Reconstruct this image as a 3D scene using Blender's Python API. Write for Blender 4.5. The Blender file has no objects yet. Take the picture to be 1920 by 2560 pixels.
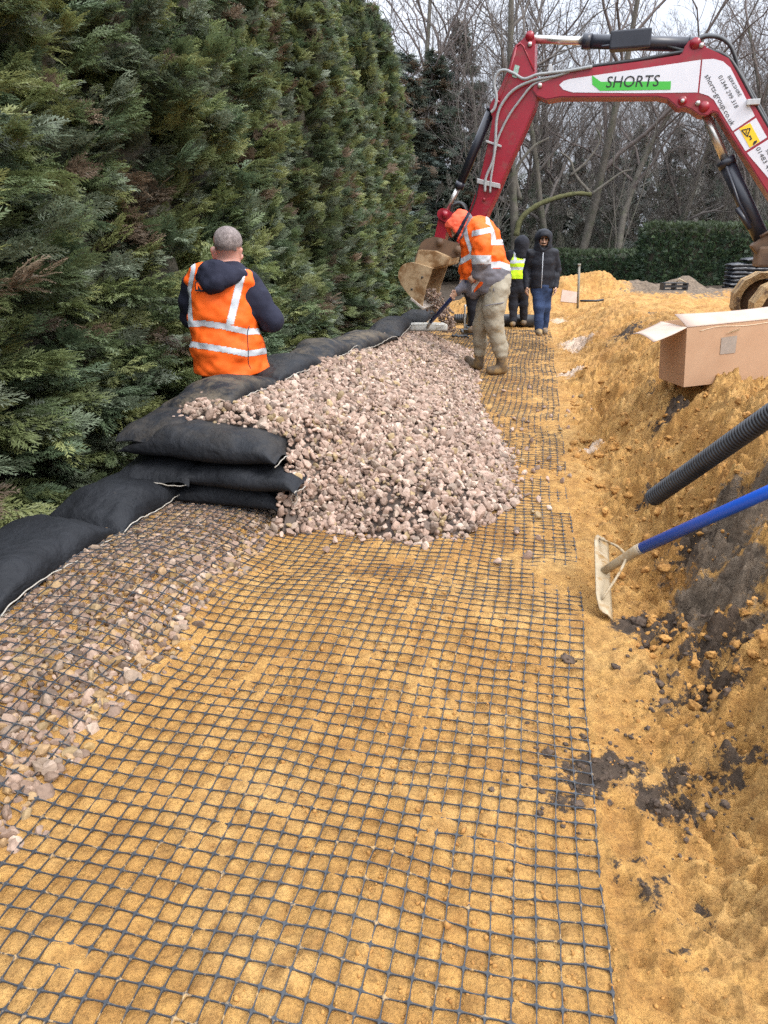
import bpy, bmesh, math, random
import numpy as np
from mathutils import Vector, Matrix
random.seed(7); rng = np.random.default_rng(11)
SC = bpy.context.scene
COL = SC.collection
# ------------------------------------------------------------------ camera model (path runs along +Y)
PSI = math.radians(11.7); FPX = 1775.0; CAMZ = 1.6
PIT = math.atan((1280-605)/FPX)
HD = np.array([-math.sin(PSI), math.cos(PSI), 0.0]); RT = np.array([math.cos(PSI), math.sin(PSI), 0.0]); ZU = np.array([0, 0, 1.0])
FW = math.cos(PIT)*HD - math.sin(PIT)*ZU; UP = math.sin(PIT)*HD + math.cos(PIT)*ZU
CAM = np.array([0, 0, CAMZ])
def ray(x, y): return FW + (x-960)/FPX*RT - (y-1280)/FPX*UP
def pz(x, y, z): return CAM + z*ray(x, y)                      # optical depth z
def gp(x, y, Z=0.0):
    r = ray(x, y); return CAM + r*((Z-CAMZ)/r[2])              # hit of horizontal plane
def pd(x, y, d):
    r = ray(x, y); return CAM + r*(d/np.dot(r, HD))            # hit of vertical plane at distance d
# ------------------------------------------------------------------ noise
_T = np.random.default_rng(5).random(65536).astype(np.float32)
def vnoise(x, y, z=0.0, seed=0):
    x = np.asarray(x, np.float64); y = np.asarray(y, np.float64); z = np.zeros_like(x)+z
    xi = np.floor(x).astype(np.int64); yi = np.floor(y).astype(np.int64); zi = np.floor(z).astype(np.int64)
    fx = x-xi; fy = y-yi; fz = z-zi
    fx = fx*fx*fx*(fx*(fx*6-15)+10); fy = fy*fy*fy*(fy*(fy*6-15)+10); fz = fz*fz*fz*(fz*(fz*6-15)+10)
    def h(a, b, c): return _T[((a*73856093) ^ (b*19349663) ^ (c*83492791) ^ (seed*2654435)) & 65535]
    r = 0
    for dx, wx in ((0, 1-fx), (1, fx)):
        for dy, wy in ((0, 1-fy), (1, fy)):
            for dz, wz in ((0, 1-fz), (1, fz)):
                r = r + wx*wy*wz*h(xi+dx, yi+dy, zi+dz)
    return r*2-1
def vnoise2(x, y, seed=0):
    xi = np.floor(x).astype(np.int64); yi = np.floor(y).astype(np.int64)
    fx = x-xi; fy = y-yi
    fx = fx*fx*fx*(fx*(fx*6-15)+10); fy = fy*fy*fy*(fy*(fy*6-15)+10)
    def h(a, b): return _T[((a*73856093) ^ (b*19349663) ^ (seed*2654435)) & 65535]
    a = h(xi, yi)*(1-fx)+h(xi+1, yi)*fx; b = h(xi, yi+1)*(1-fx)+h(xi+1, yi+1)*fx
    return (a*(1-fy)+b*fy)*2-1
def fbm(x, y, f, oc=4, seed=0, gain=.5):
    r = 0; a = 1.0
    for k in range(oc):
        r = r + a*vnoise2(x*f+17.3*k, y*f-9.1*k, seed+k); a *= gain; f *= 2.03
    return r
def worley(x, y, f, seed=0):
    x = x*f; y = y*f; xi = np.floor(x).astype(np.int64); yi = np.floor(y).astype(np.int64); d1 = np.full(x.shape, 9.0); d2 = d1.copy()
    for dx in (-1, 0, 1):
        for dy in (-1, 0, 1):
            a = xi+dx; b = yi+dy; h = ((a*73856093) ^ (b*19349663) ^ (seed*2654435)) & 65535
            d = (a+_T[h]-x)**2+(b+_T[(h*31+7) & 65535]-y)**2; d2 = np.minimum(d2, np.maximum(d1, d)); d1 = np.minimum(d1, d)
    return np.sqrt(d1), np.sqrt(d2)
def sst(a, b, x):
    t = np.clip((x-a)/(b-a), 0, 1); return t*t*(3-2*t)
# ------------------------------------------------------------------ mesh helpers
def nm(v):
    v = np.asarray(v, float); return v/(np.linalg.norm(v)+1e-12)
def npmesh(name, V, F, smooth=True):
    V = np.asarray(V, np.float32); F = np.asarray(F, np.int32)
    me = bpy.data.meshes.new(name); k = F.shape[1]
    me.vertices.add(len(V)); me.vertices.foreach_set('co', V.ravel())
    me.loops.add(F.size); me.loops.foreach_set('vertex_index', F.ravel())
    me.polygons.add(len(F)); me.polygons.foreach_set('loop_start', np.arange(0, F.size, k, dtype=np.int32))
    me.polygons.foreach_set('use_smooth', np.full(len(F), smooth, bool))
    me.update(calc_edges=True)
    return me
def setattr_color(me, name, C):
    a = me.attributes.new(name, 'FLOAT_COLOR', 'POINT')
    C = np.asarray(C, np.float32)
    if C.shape[1] == 3: C = np.concatenate([C, np.ones((len(C), 1), np.float32)], 1)
    a.data.foreach_set('color', C.ravel())
def link(name, me, mat=None, parent=None, loc=None):
    o = bpy.data.objects.new(name, me); COL.objects.link(o)
    if mat is not None and me is not None: me.materials.clear(); me.materials.append(mat)
    if parent is not None: o.parent = parent
    if loc is not None: o.location = [float(c) for c in loc]
    return o
def tag(o, label=None, cat=None, group=None, kind=None):
    if label: o['label'] = label
    if cat: o['category'] = cat
    if group: o['group'] = group
    if kind: o['kind'] = kind
    return o
def thing(name, loc, label, cat, group=None, rz=0):
    o = bpy.data.objects.new(name, None); COL.objects.link(o); o.empty_display_size = .2
    o.location = [float(c) for c in loc]; o.rotation_euler = (0, 0, rz)
    return tag(o, label, cat, group)
class MB:
    """collects shapes, then links them as one mesh object (world coords minus origin)"""
    def __init__(s): s.v = []; s.f = []; s.sm = []
    def add(s, V, F, smooth=True):
        b = len(s.v); s.v += [tuple(map(float, p)) for p in V]
        s.f += [tuple(b+i for i in f) for f in F]; s.sm += [smooth]*len(F); return s
    def box(s, c, ax, ay, az, bev=0.0):
        """c centre, ax ay az half-axis vectors"""
        c = np.asarray(c, float); ax, ay, az = (np.asarray(a, float) for a in (ax, ay, az))
        if bev <= 0:
            P = [c+i*ax+j*ay+k*az for k in (-1, 1) for j in (-1, 1) for i in (-1, 1)]
            return s.add(P, [(0, 2, 3, 1), (4, 5, 7, 6), (0, 1, 5, 4), (1, 3, 7, 5), (3, 2, 6, 7), (2, 0, 4, 6)], False)
        bm = bmesh.new(); bmesh.ops.create_cube(bm, size=2.0)
        L = [np.linalg.norm(a) for a in (ax, ay, az)]; U = [nm(a) for a in (ax, ay, az)]
        for v in bm.verts: v.co = Vector((v.co.x*L[0], v.co.y*L[1], v.co.z*L[2]))
        bmesh.ops.bevel(bm, geom=bm.edges[:], offset=min(bev, min(L)*.95), segments=2, affect='EDGES', profile=.6)
        bm.verts.ensure_lookup_table()
        V = [c+v.co.x*U[0]+v.co.y*U[1]+v.co.z*U[2] for v in bm.verts]; F = [[v.index for v in f.verts] for f in bm.faces]
        bm.free(); return s.add(V, F, False)
    def tube(s, pts, r, n=10, caps=True, up=None):
        pts = [np.asarray(p, float) for p in pts]; m = len(pts)
        R = r if hasattr(r, '__len__') else [r]*m
        V = []; F = []; pu = None
        for i, p in enumerate(pts):
            t = nm(pts[min(i+1, m-1)]-pts[max(i-1, 0)])
            if pu is None:
                a = np.array([0, 0, 1.0]) if abs(t[2]) < .9 else np.array([1.0, 0, 0])
                pu = nm(np.cross(t, a))
            pu = nm(pu-t*np.dot(pu, t)); w = np.cross(t, pu)
            for k in range(n):
                q = 2*math.pi*k/n; V.append(p+R[i]*(math.cos(q)*pu+math.sin(q)*w))
        for i in range(m-1):
            for k in range(n):
                a = i*n+k; b = i*n+(k+1) % n; F.append((a, b, b+n, a+n))
        if caps: F.append(tuple(range(n-1, -1, -1))); F.append(tuple((m-1)*n+k for k in range(n)))
        return s.add(V, F, True)
    def prism(s, poly, off, smooth=False):
        """poly: list of 3D points (planar), off: extrusion vector"""
        n = len(poly); off = np.asarray(off, float)
        V = [np.asarray(p, float) for p in poly]+[np.asarray(p, float)+off for p in poly]
        F = [tuple(range(n)), tuple(range(2*n-1, n-1, -1))]+[(i, i+n, (i+1) % n+n, (i+1) % n) for i in range(n)]
        return s.add(V, F, smooth)
    def ball(s, c, r, sub=2):
        bm = bmesh.new(); bmesh.ops.create_icosphere(bm, subdivisions=sub, radius=1)
        r = np.asarray(r, float)*np.ones(3); bm.verts.ensure_lookup_table()
        V = [np.asarray(c)+np.array(v.co)*r for v in bm.verts]; F = [[v.index for v in f.verts] for f in bm.faces]
        bm.free(); return s.add(V, F, True)
    def build(s, name, mat, parent=None, origin=(0, 0, 0), recalc=True, bevel=0.0):
        o0 = np.asarray(origin, float)
        me = bpy.data.meshes.new(name); me.from_pydata([tuple(np.array(p)-o0) for p in s.v], [], s.f)
        me.polygons.foreach_set('use_smooth', s.sm); me.update()
        if recalc or bevel:
            bm = bmesh.new(); bm.from_mesh(me)
            bmesh.ops.recalc_face_normals(bm, faces=bm.faces[:])
            if bevel:
                E = [e for e in bm.edges if len(e.link_faces) == 2 and e.calc_face_angle(0) > .6]
                bmesh.ops.bevel(bm, geom=E, offset=bevel, segments=2, affect='EDGES', clamp_overlap=True)
            bm.to_mesh(me); bm.free()
        return link(name, me, mat, parent)
def catmull(P, n=8):
    P = [np.asarray(p, float) for p in P]; Q = [2*P[0]-P[1]]+P+[2*P[-1]-P[-2]]; out = []
    for i in range(1, len(Q)-2):
        for k in range(n):
            t = k/n; a, b, c, d = Q[i-1:i+3]
            out.append(.5*((2*b)+(c-a)*t+(2*a-5*b+4*c-d)*t*t+(3*b-a-3*c+d)*t**3))
    out.append(P[-1]); return out
# ------------------------------------------------------------------ materials
def nodes_of(name):
    m = bpy.data.materials.new(name); m.use_nodes = True; nt = m.node_tree
    return m, nt, nt.nodes['Principled BSDF']
def N(nt, t, **kw):
    n = nt.nodes.new(t)
    for k, v in kw.items():
        if k in n.inputs: n.inputs[k].default_value = v
        else: setattr(n, k, v)
    return n
def noise(nt, scale, detail=4, rough=.55, vec=None):
    n = N(nt, 'ShaderNodeTexNoise'); n.inputs['Scale'].default_value = scale; n.inputs['Detail'].default_value = detail; n.inputs['Roughness'].default_value = rough
    if vec is not None: nt.links.new(vec, n.inputs['Vector'])
    return n
def ramp(nt, fac, stops):
    r = N(nt, 'ShaderNodeValToRGB'); e = r.color_ramp.elements
    while len(e) < len(stops): e.new(.5)
    for k, (p, c) in enumerate(stops):
        e[k].position = p; e[k].color = (*c, 1) if len(c) == 3 else c
    nt.links.new(fac, r.inputs['Fac']); return r
def mixc(nt, fac, a, b):
    m = N(nt, 'ShaderNodeMix', data_type='RGBA')
    if hasattr(fac, 'default_value') and not isinstance(fac, (int, float)): nt.links.new(fac, m.inputs['Factor'])
    else: m.inputs['Factor'].default_value = fac
    for s, v in (('A', a), ('B', b)):
        ip = [i for i in m.inputs if i.name == s and i.type == 'RGBA'][0]
        if isinstance(v, tuple): ip.default_value = (*v, 1)
        else: nt.links.new(v, ip)
    return [o for o in m.outputs if o.type == 'RGBA'][0]
def bump(nt, b, h, strength=.3, dist=.01, prev=None):
    bp = N(nt, 'ShaderNodeBump'); bp.inputs['Strength'].default_value = strength; bp.inputs['Distance'].default_value = dist
    nt.links.new(h, bp.inputs['Height'])
    if prev is not None: nt.links.new(prev, bp.inputs['Normal'])
    nt.links.new(bp.outputs[0], b.inputs['Normal']); return bp.outputs[0]
def simple(name, c1, c2=None, scale=8, rough=.7, bs=None, bst=.3, bd=.005, metal=0, dirt=None, dirt_at=(.55, .7), dscale=3, spec=.5, coat=0, r2=None):
    m, nt, b = nodes_of(name); tc = N(nt, 'ShaderNodeTexCoord').outputs['Object']
    b.inputs['Roughness'].default_value = rough; b.inputs['Metallic'].default_value = metal; b.inputs['Specular IOR Level'].default_value = spec
    if coat: b.inputs['Coat Weight'].default_value = coat
    col = None
    if c2 is not None:
        n = noise(nt, scale, 5, .6, tc); col = ramp(nt, n.outputs['Fac'], [(.3, c1), (.7, c2)]).outputs['Color']
    if dirt is not None:
        n2 = noise(nt, dscale, 8, .7, tc); f = ramp(nt, n2.outputs['Fac'], [(dirt_at[0], (0, 0, 0)), (dirt_at[1], (1, 1, 1))]).outputs['Color']
        col = mixc(nt, f, col if col is not None else c1, dirt)
        rr = N(nt, 'ShaderNodeMapRange'); nt.links.new(f, rr.inputs['Value']); rr.inputs['To Min'].default_value = rough; rr.inputs['To Max'].default_value = .9
        nt.links.new(rr.outputs[0], b.inputs['Roughness'])
    if col is not None: nt.links.new(col, b.inputs['Base Color'])
    else: b.inputs['Base Color'].default_value = (*c1, 1)
    if bs:
        n3 = noise(nt, bs, 5, .6, tc); bump(nt, b, n3.outputs['Fac'], bst, bd)
    return m
# ------------------------------------------------------------------ implicit surfaces (for people and cloth)
class SDF:
    def __init__(s, k=.03): s.p = []; s.k = k
    def cap(s, a, b, ra, rb=None, flat=None, fl=1.0, sub=False, k=None):
        s.p.append((np.asarray(a, float), np.asarray(b, float), ra, ra if rb is None else rb, None if flat is None else nm(flat), fl, sub, s.k if k is None else k)); return s
    def chain(s, P, R, **kw):
        for i in range(len(P)-1): s.cap(P[i], P[i+1], R[i], R[i+1], **kw)
        return s
    def nets(s, h, pad=.05, wr=0.0, wf=12.0, seed=0, clip=None):
        lo = np.min([np.minimum(p[0]-max(p[2], p[3])*max(1, p[5]), p[1]-max(p[2], p[3])*max(1, p[5])) for p in s.p if not p[6]], 0)-pad
        hi = np.max([np.maximum(p[0]+max(p[2], p[3])*max(1, p[5]), p[1]+max(p[2], p[3])*max(1, p[5])) for p in s.p if not p[6]], 0)+pad
        n = np.ceil((hi-lo)/h).astype(int)+1
        X, Y, Z = (lo[i]+h*np.arange(n[i]) for i in range(3))
        D = np.full(n, 1e3, np.float32)
        for a, b, ra, rb, fx, fl, sub, k in s.p:
            m = max(ra, rb)*max(1, fl)+k+4*h
            l = np.minimum(a, b)-m; u = np.maximum(a, b)+m
            i0 = np.clip(np.floor((l-lo)/h).astype(int), 0, n); i1 = np.clip(np.ceil((u-lo)/h).astype(int)+1, 0, n)
            sl = tuple(slice(i0[q], i1[q]) for q in range(3))
            gx, gy, gz = np.meshgrid(X[sl[0]], Y[sl[1]], Z[sl[2]], indexing='ij')
            px, py, pz_ = gx-a[0], gy-a[1], gz-a[2]; ba = b-a
            if fx is not None:      # stretch along fx by fl
                q = (px*fx[0]+py*fx[1]+pz_*fx[2])*(1/fl-1); px = px+q*fx[0]; py = py+q*fx[1]; pz_ = pz_+q*fx[2]
                q = np.dot(ba, fx)*(1/fl-1); ba = ba+q*fx
            bb = np.dot(ba, ba)+1e-9
            t = np.clip((px*ba[0]+py*ba[1]+pz_*ba[2])/bb, 0, 1)
            d = np.sqrt((px-t*ba[0])**2+(py-t*ba[1])**2+(pz_-t*ba[2])**2)-(ra+(rb-ra)*t)
            if fl < 1: d = d*max(fl, .5)
            e = D[sl]
            if sub: D[sl] = np.maximum(e, -d)
            else:
                hh = np.maximum(k-np.abs(e-d), 0)/k; D[sl] = np.minimum(e, d)-hh*hh*k*.25
        gx, gy, gz = np.meshgrid(X, Y, Z, indexing='ij')
        if wr:
            msk = np.abs(D) < .06
            a_, b_, c_ = gx[msk], gy[msk], gz[msk]
            w = vnoise(a_*wf, b_*wf, c_*wf*1.3, seed)+.55*vnoise(a_*wf*2.3+3, b_*wf*2.3, c_*wf*3.1, seed+1)
            D[msk] += (wr*w).astype(np.float32)
        if clip is not None: D = np.maximum(D, clip(gx, gy, gz)).astype(np.float32)
        D[0], D[-1] = 1, 1; D[:, 0], D[:, -1] = 1, 1; D[:, :, 0], D[:, :, -1] = 1, 1
        return surfnets(D, lo, h)
def surfnets(D, lo, h):
    S = D < 0; nx, ny, nz = D.shape
    acc = np.zeros((nx-1, ny-1, nz-1, 3), np.float32); cnt = np.zeros((nx-1, ny-1, nz-1), np.float32)
    def sl(dx, dy, dz): return (slice(dx, nx-1+dx), slice(dy, ny-1+dy), slice(dz, nz-1+dz))
    for ax in range(3):
        o = [(a, b) for a in (0, 1) for b in (0, 1)]
        for a, b in o:
            c0 = [0, 0, 0]; oth = [q for q in range(3) if q != ax]; c0[oth[0]] = a; c0[oth[1]] = b; c1 = list(c0); c1[ax] = 1
            d0 = D[sl(*c0)]; d1 = D[sl(*c1)]; x = S[sl(*c0)] != S[sl(*c1)]
            t = np.where(x, d0/(d0-d1+1e-12), 0)
            for q in range(3):
                acc[..., q] += np.where(x, (t if q == ax else c0[q]), 0)
            cnt += x
    act = cnt > 0; idx = np.full(act.shape, -1, np.int64); idx[act] = np.arange(act.sum())
    I = np.argwhere(act); V = lo+h*(I+acc[act]/cnt[act][:, None])
    F = []
    for ax in range(3):
        a, b = [(1, 2), (2, 0), (0, 1)][ax]
        c1 = [0, 0, 0]; c1[ax] = 1
        s0 = S[tuple(slice(0, (nx, ny, nz)[q]-1) for q in range(3))]
        s1 = S[sl(*c1)]
        E = np.argwhere(s0 != s1); E = E[(E[:, a] > 0) & (E[:, b] > 0)]
        ea = np.zeros(3, int); ea[a] = 1; eb = np.zeros(3, int); eb[b] = 1
        q = [idx[tuple((E-x).T)] for x in (ea+eb, eb, 0*ea, ea)]
        q = np.stack(q, 1); fl = ~s0[tuple(E.T)]; q[fl] = q[fl][:, ::-1]; F.append(q)
    F = np.concatenate(F); F = F[(F >= 0).all(1)]
    # light smoothing
    for _ in range(2):
        A = np.zeros_like(V); c = np.zeros(len(V))
        for i, j in ((0, 1), (1, 2), (2, 3), (3, 0)):
            np.add.at(A, F[:, i], V[F[:, j]]); np.add.at(A, F[:, j], V[F[:, i]]); np.add.at(c, F[:, i], 1); np.add.at(c, F[:, j], 1)
        V = V*.5+.5*A/np.maximum(c, 1)[:, None]
    return V, F
def vnormals(V, F):
    n = np.cross(V[F[:, 2]]-V[F[:, 0]], V[F[:, 3]]-V[F[:, 1]]); o = np.zeros_like(V)
    for k in range(4): np.add.at(o, F[:, k], n)
    return o/(np.linalg.norm(o, axis=1, keepdims=True)+1e-12)
def subset(V, F, m, off=0.0, Nn=None):
    f = F[m]; u, inv = np.unique(f, return_inverse=True); v = V[u]
    if off: v = v+off*Nn[u]
    return v, inv.reshape(f.shape)
def put(name, V, F, mat, root, smooth=True):
    o0 = np.array(root.location) if root is not None else 0
    return link(name, npmesh(name, V-o0, F, smooth), mat, root)
# ================================================================== TERRAIN
_I = np.interp
def bank(x, y):
    xb = _I(y, [0, 1, 1.6, 2.2, 3, 4, 6, 9, 12], [.70, .64, .60, .56, .58, .52, .50, .46, .46]) + .06*vnoise2(y*1.7, y*0+3, 4)
    Hb = _I(y, [0, 1.2, 2.0, 2.8, 3.6, 4.6, 5.6, 8, 12, 20, 30], [.10, .15, .38, .58, .76, .70, .60, .56, .50, .42, .2])
    W = _I(y, [0, 1.5, 2.5, 3.6, 5, 6.5, 10], [1.6, 1.3, .86, .90, .88, .92, 1.3])
    return xb, Hb, W
MOUND = gp(1478, 733, .45)+HD*.75
MOUND2 = gp(1745, 735, .42)+HD*.9
MOUND3 = gp(1635, 735, .42)+HD*.9
def H0(x, y):
    xb, Hb, W = bank(x, y)
    plat = _I(y, [0, 20, 26], [.5, .45, .2])
    Hb = Hb + (plat-Hb)*sst(2.2, 4.5, x)
    m = np.maximum(sst(xb, xb+W, x), sst(16.0, 18.5, y)*sst(-2.6, -1.2, x)*.9)
    z = Hb*m
    z = z + .09*sst(-1.15, -1.9, x)*(1-sst(3.6, 4.4, y))
    z = z + .045*np.exp(-((y-2.85)/.38)**2)*(1-m)
    z = z - .16*sst(-2.35, -2.75, x)
    for c, h, w, d in ((MOUND, .50, 1.25, .9), (MOUND2, .36, .55, .5), (MOUND3, .2, .6, .4)):
        u = (x-c[0])*RT[0]+(y-c[1])*RT[1]; v = (x-c[0])*HD[0]+(y-c[1])*HD[1]
        q = np.sqrt((u/w)**2+(v/d)**2+.05); z = z + h*np.clip(1.25-q, 0, 1.03)
    return z
def matcov(x, y): return sst(-2.25, -2.15, x)*(1-sst(.30, .36, x))*(1-sst(14.2, 14.6, y))
GP = .056; MX0 = .30
def warp(x, y):
    wx = .022*vnoise2(y*.9+3, x*.6, 31)+.006*vnoise2(y*2.6, x*1.4, 32)+.02*sst(3.0, 4.6, y)*np.sin(y*2.2)*.5
    wy = .04*vnoise2(x*1.1, y*.7, 33)+.007*vnoise2(x*2.9, y*2.3, 34)
    return wx, wy
PRINTS = [(*gp(a, b, .03)[:2], t, d) for a, b, t, d in ((1590, 1700, .2, .016), (1660, 2080, -.3, .018), (1580, 2280, .1, .018), (1750, 2400, .5, .018), (1640, 2480, -.1, .016), (1840, 2200, .3, .016), (1560, 2060, .0, .014), (1720, 2270, -.6, .016), (1530, 1450, .1, .014),
          (700, 1700, .2, .010), (860, 1560, -.1, .010), (1100, 1480, .1, .009), (1180, 1760, .3, .010), (950, 2050, -.2, .010), (760, 2250, .1, .009), (1300, 2330, .2, .009), (1000, 1420, 0, .008), (1250, 1600, -.2, .010), (560, 2050, .3, .009), (1120, 2150, .15, .009))]
def prints(x, y):
    z = np.zeros(np.shape(x))
    for cx, cy, t, d in PRINTS:
        c, s = math.cos(t), math.sin(t); u = (x-cx)*c+(y-cy)*s; v = -(x-cx)*s+(y-cy)*c; w = .050-.010*np.clip(v/.15, -1, 1)*-1
        q = np.sqrt((u/w)**2+(v/.150)**2); m = sst(1.05, .85, q); z = z - d*m*(.72+.28*np.sign(np.sin(v*165)))*(1-.6*(np.abs(v+.035) < .018)) + d*.5*np.exp(-((q-1.18)/.14)**2)
    return z
def ground(x, y, fine=True):
    z = H0(x, y); xb, Hb, W = bank(x, y)
    bm = np.maximum(sst(xb-.25, xb+.2, x), sst(15.5, 17, y)); cov = matcov(x, y)*(1-bm)
    near = 1-.75*sst(6, 14, y)
    lum = fbm(x, y, 2.2, 3, 50)
    z = z + .009*lum*(1-bm) + bm*(.075*fbm(x, y, 2.0, 5, 60, .58))
    low = _I(y, [.5, 1.2, 2.1], [.60, .75, 1.0])
    rid = 1-np.abs(fbm(x, y, 4.2, 3, 70, .5))*2
    z = z + bm*low*near*.052*np.clip(rid, -.6, 1)
    if fine:
        cl = fbm(x, y, 9, 4, 80, .6)
        wxx = x+.05*vnoise2(x*5, y*5, 7); wyy = y+.05*vnoise2(x*5+9, y*5, 8)
        xr_ = x*.8-y*.6; yr_ = x*.6+y*.8; z = z + np.maximum(bm, sst(.28, .40, x)*(y < 6))*near*.016*np.clip(1-np.abs(fbm(xr_*.55, yr_*1.7, 5.5, 3, 230, .5))*2.2, -.5, 1)
        f1, f2 = worley(wxx, wyy*.9, 5.5, 3); g1, g2 = worley(wxx+.3, wyy, 13.0, 4); h1, h2 = worley(wxx, wyy+.2, 30.0, 5)
        pm = sst(-.25, .35, fbm(x, y, 1.1, 3, 210)); lump = .085*np.clip(f2-f1, 0, .5)*2*pm+.062*np.clip(g2-g1, 0, .5)*2*(.35+.65*pm)+.030*np.clip(h2-h1, 0, .5)*2
        z = z + bm*low*near*(lump-.06)
        z = z + bm*low*near*.030*cl + (1-bm)*(.0045*fbm(x, y, 14, 4, 90, .6)+.004*fbm(x*2.2, y*.7, 8, 4, 92, .6))
        sm = sst(-.05, .35, fbm(x, y, 1.3, 2, 95))
        z = z + (1-bm)*.007*sm*fbm(x, y, 22, 3, 97, .6)
        wx, wy = warp(x, y)
        a = np.abs(((x-MX0-wx)/GP+.5) % 1-.5); b = np.abs(((y-wy)/GP+.5) % 1-.5)
        r = np.minimum(a, b)
        z = z - cov*.0042*np.exp(-(r/.13)**2)*(1+.8*vnoise2(x*9, y*9, 77)) + cov*.0028
        z = z + prints(x, y)
        # sand kicked over the mesh edge
        spill = sst(.05, .5, fbm(x, y, 4.3, 4, 120))*sst(-.12, .30, x)*sst(2.6, 3.4, y)
        z = z + (1-bm)*.012*spill*(1-.4*sst(5, 7, y))
    return z
def matz(x, y):
    z = H0(x, y)+.009*fbm(x, y, 2.2, 3, 50)
    xb, Hb, W = bank(x, y)
    bed = sst(-1.35, -1.6, x)*(1-sst(3.7, 4.2, y))
    return z + .5*np.minimum(prints(x, y), 0) + .008 - .0022*sst(3.8, 5.5, y) + .026*bed + .004*fbm(x, y, 5, 2, 35)
def axis(dense0, dense1, st, lo, hi, g):
    a = list(np.arange(dense0, dense1, st)); s = st
    while a[-1] < hi: s *= g; a.append(a[-1]+s)
    s = st; b = [dense0]
    while b[-1] > lo: s *= g; b.append(b[-1]-s)
    return np.array(b[:0:-1]+a)
gx = axis(-2.3, 1.75, .0115, -70, 90, 1.07)
gy = [-3.0, -2.2, -1.5, -1.0, -.6, -.3, -.1]; yv = .05
while yv < 110:
    gy.append(yv); yv += max(.0105, .0042*yv) if yv < 14 else .06*(1+(yv-14)*.12)
gy = np.array(gy)
GX, GY = np.meshgrid(gx, gy); nx_, ny_ = len(gx), len(gy)
GZ = ground(GX, GY)
V = np.stack([GX, GY, GZ], -1).reshape(-1, 3)
ii = np.arange((ny_-1)*nx_).reshape(ny_-1, nx_)[:, :-1].ravel()
F = np.stack([ii, ii+1, ii+1+nx_, ii+nx_], 1)
gme = npmesh('ground', V, F)
# zones: R dark soil and one hole painted dark, G leaf litter, B grey soil
def blob(px, py, Z, r, a=1.0, asp=1.0):
    c = gp(px, py, Z); u = (GX-c[0])*RT[0]+(GY-c[1])*RT[1]; v = (GX-c[0])*HD[0]+(GY-c[1])*HD[1]
    return a*np.exp(-((u/r)**2+(v/(r*asp))**2))
R = np.zeros_like(GX); G = np.zeros_like(GX); B = np.zeros_like(GX)
for q in ((1465, 1930, .0, .10, .95), (1400, 1985, 0, .10, .6), (1530, 1890, .03, .09, .95), (1600, 1880, .03, .07, .6), (1640, 1945, .05, .10, .8), (1720, 1965, .06, .09, .75),
          (1700, 1890, .06, .08, .7), (1640, 1850, .06, .06, .5), (1790, 1640, .2, .14, .75), (1850, 1800, .2, .10, .75), (1600, 1545, .1, .13, 1.1), (1700, 1530, .2, .10, .6), (1760, 1480, .35, .13, .75),
          (1640, 1180, .3, .12, .9), (1690, 1420, .3, .12, .9), (1860, 1330, .6, .15, .7), (1740, 1270, .4, .14, .8), (1640, 2170, .05, .14, .5), (1760, 2230, .05, .1, .45), (1690, 2330, .03, .1, .35),
          (1570, 845, .3, .35, .7), (1640, 800, .4, .3, .6), (1700, 1000, .5, .2, .9), (1640, 960, .45, .14, .6), (1560, 700, .45, .5, .5), (1720, 1740, .1, .12, .5), (1690, 1660, .12, .1, .5)):
    R = np.maximum(R, blob(*q))
for q in ((1870, 1080, .80, .26, 1.1), (1850, 1190, .72, .24, 1.05), (1790, 1150, .64, .16, .95), (1900, 1390, .5, .14, .7), (1740, 1010, .62, .14, .6), (1745, 735, .42, .8, 1.2), (1640, 735, .42, .8, 1.1), (1620, 1040, .5, .10, .5), (1700, 740, .42, 1.6, .8)):
    B = np.maximum(B, blob(*q))
u_ = (GX-MOUND2[0])*RT[0]+(GY-MOUND2[1])*RT[1]; v_ = (GX-MOUND2[0])*HD[0]+(GY-MOUND2[1])*HD[1]
B = np.maximum(B, 1.2*sst(-1.7, -1.2, u_)*sst(-.8, -.3, v_)*(1-sst(3, 6, v_)))
G = np.maximum(sst(-2.2, -2.5, GX), sst(19.5, 21.5, GX*-.2+GY))
W_ = np.zeros_like(GX)
for q in ((1440, 858, .08, .30, 1, 2.2), (1432, 925, .08, .22, 1, 1.6), (1480, 1085, .15, .12, .9, 1.5), (1560, 1160, .2, .10, .8, 1.2), (1400, 800, .05, .25, .8, 2)): W_ = np.maximum(W_, blob(*q))
setattr_color(gme, 'zone', np.stack([R, G, B, W_], -1).reshape(-1, 4))
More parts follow.
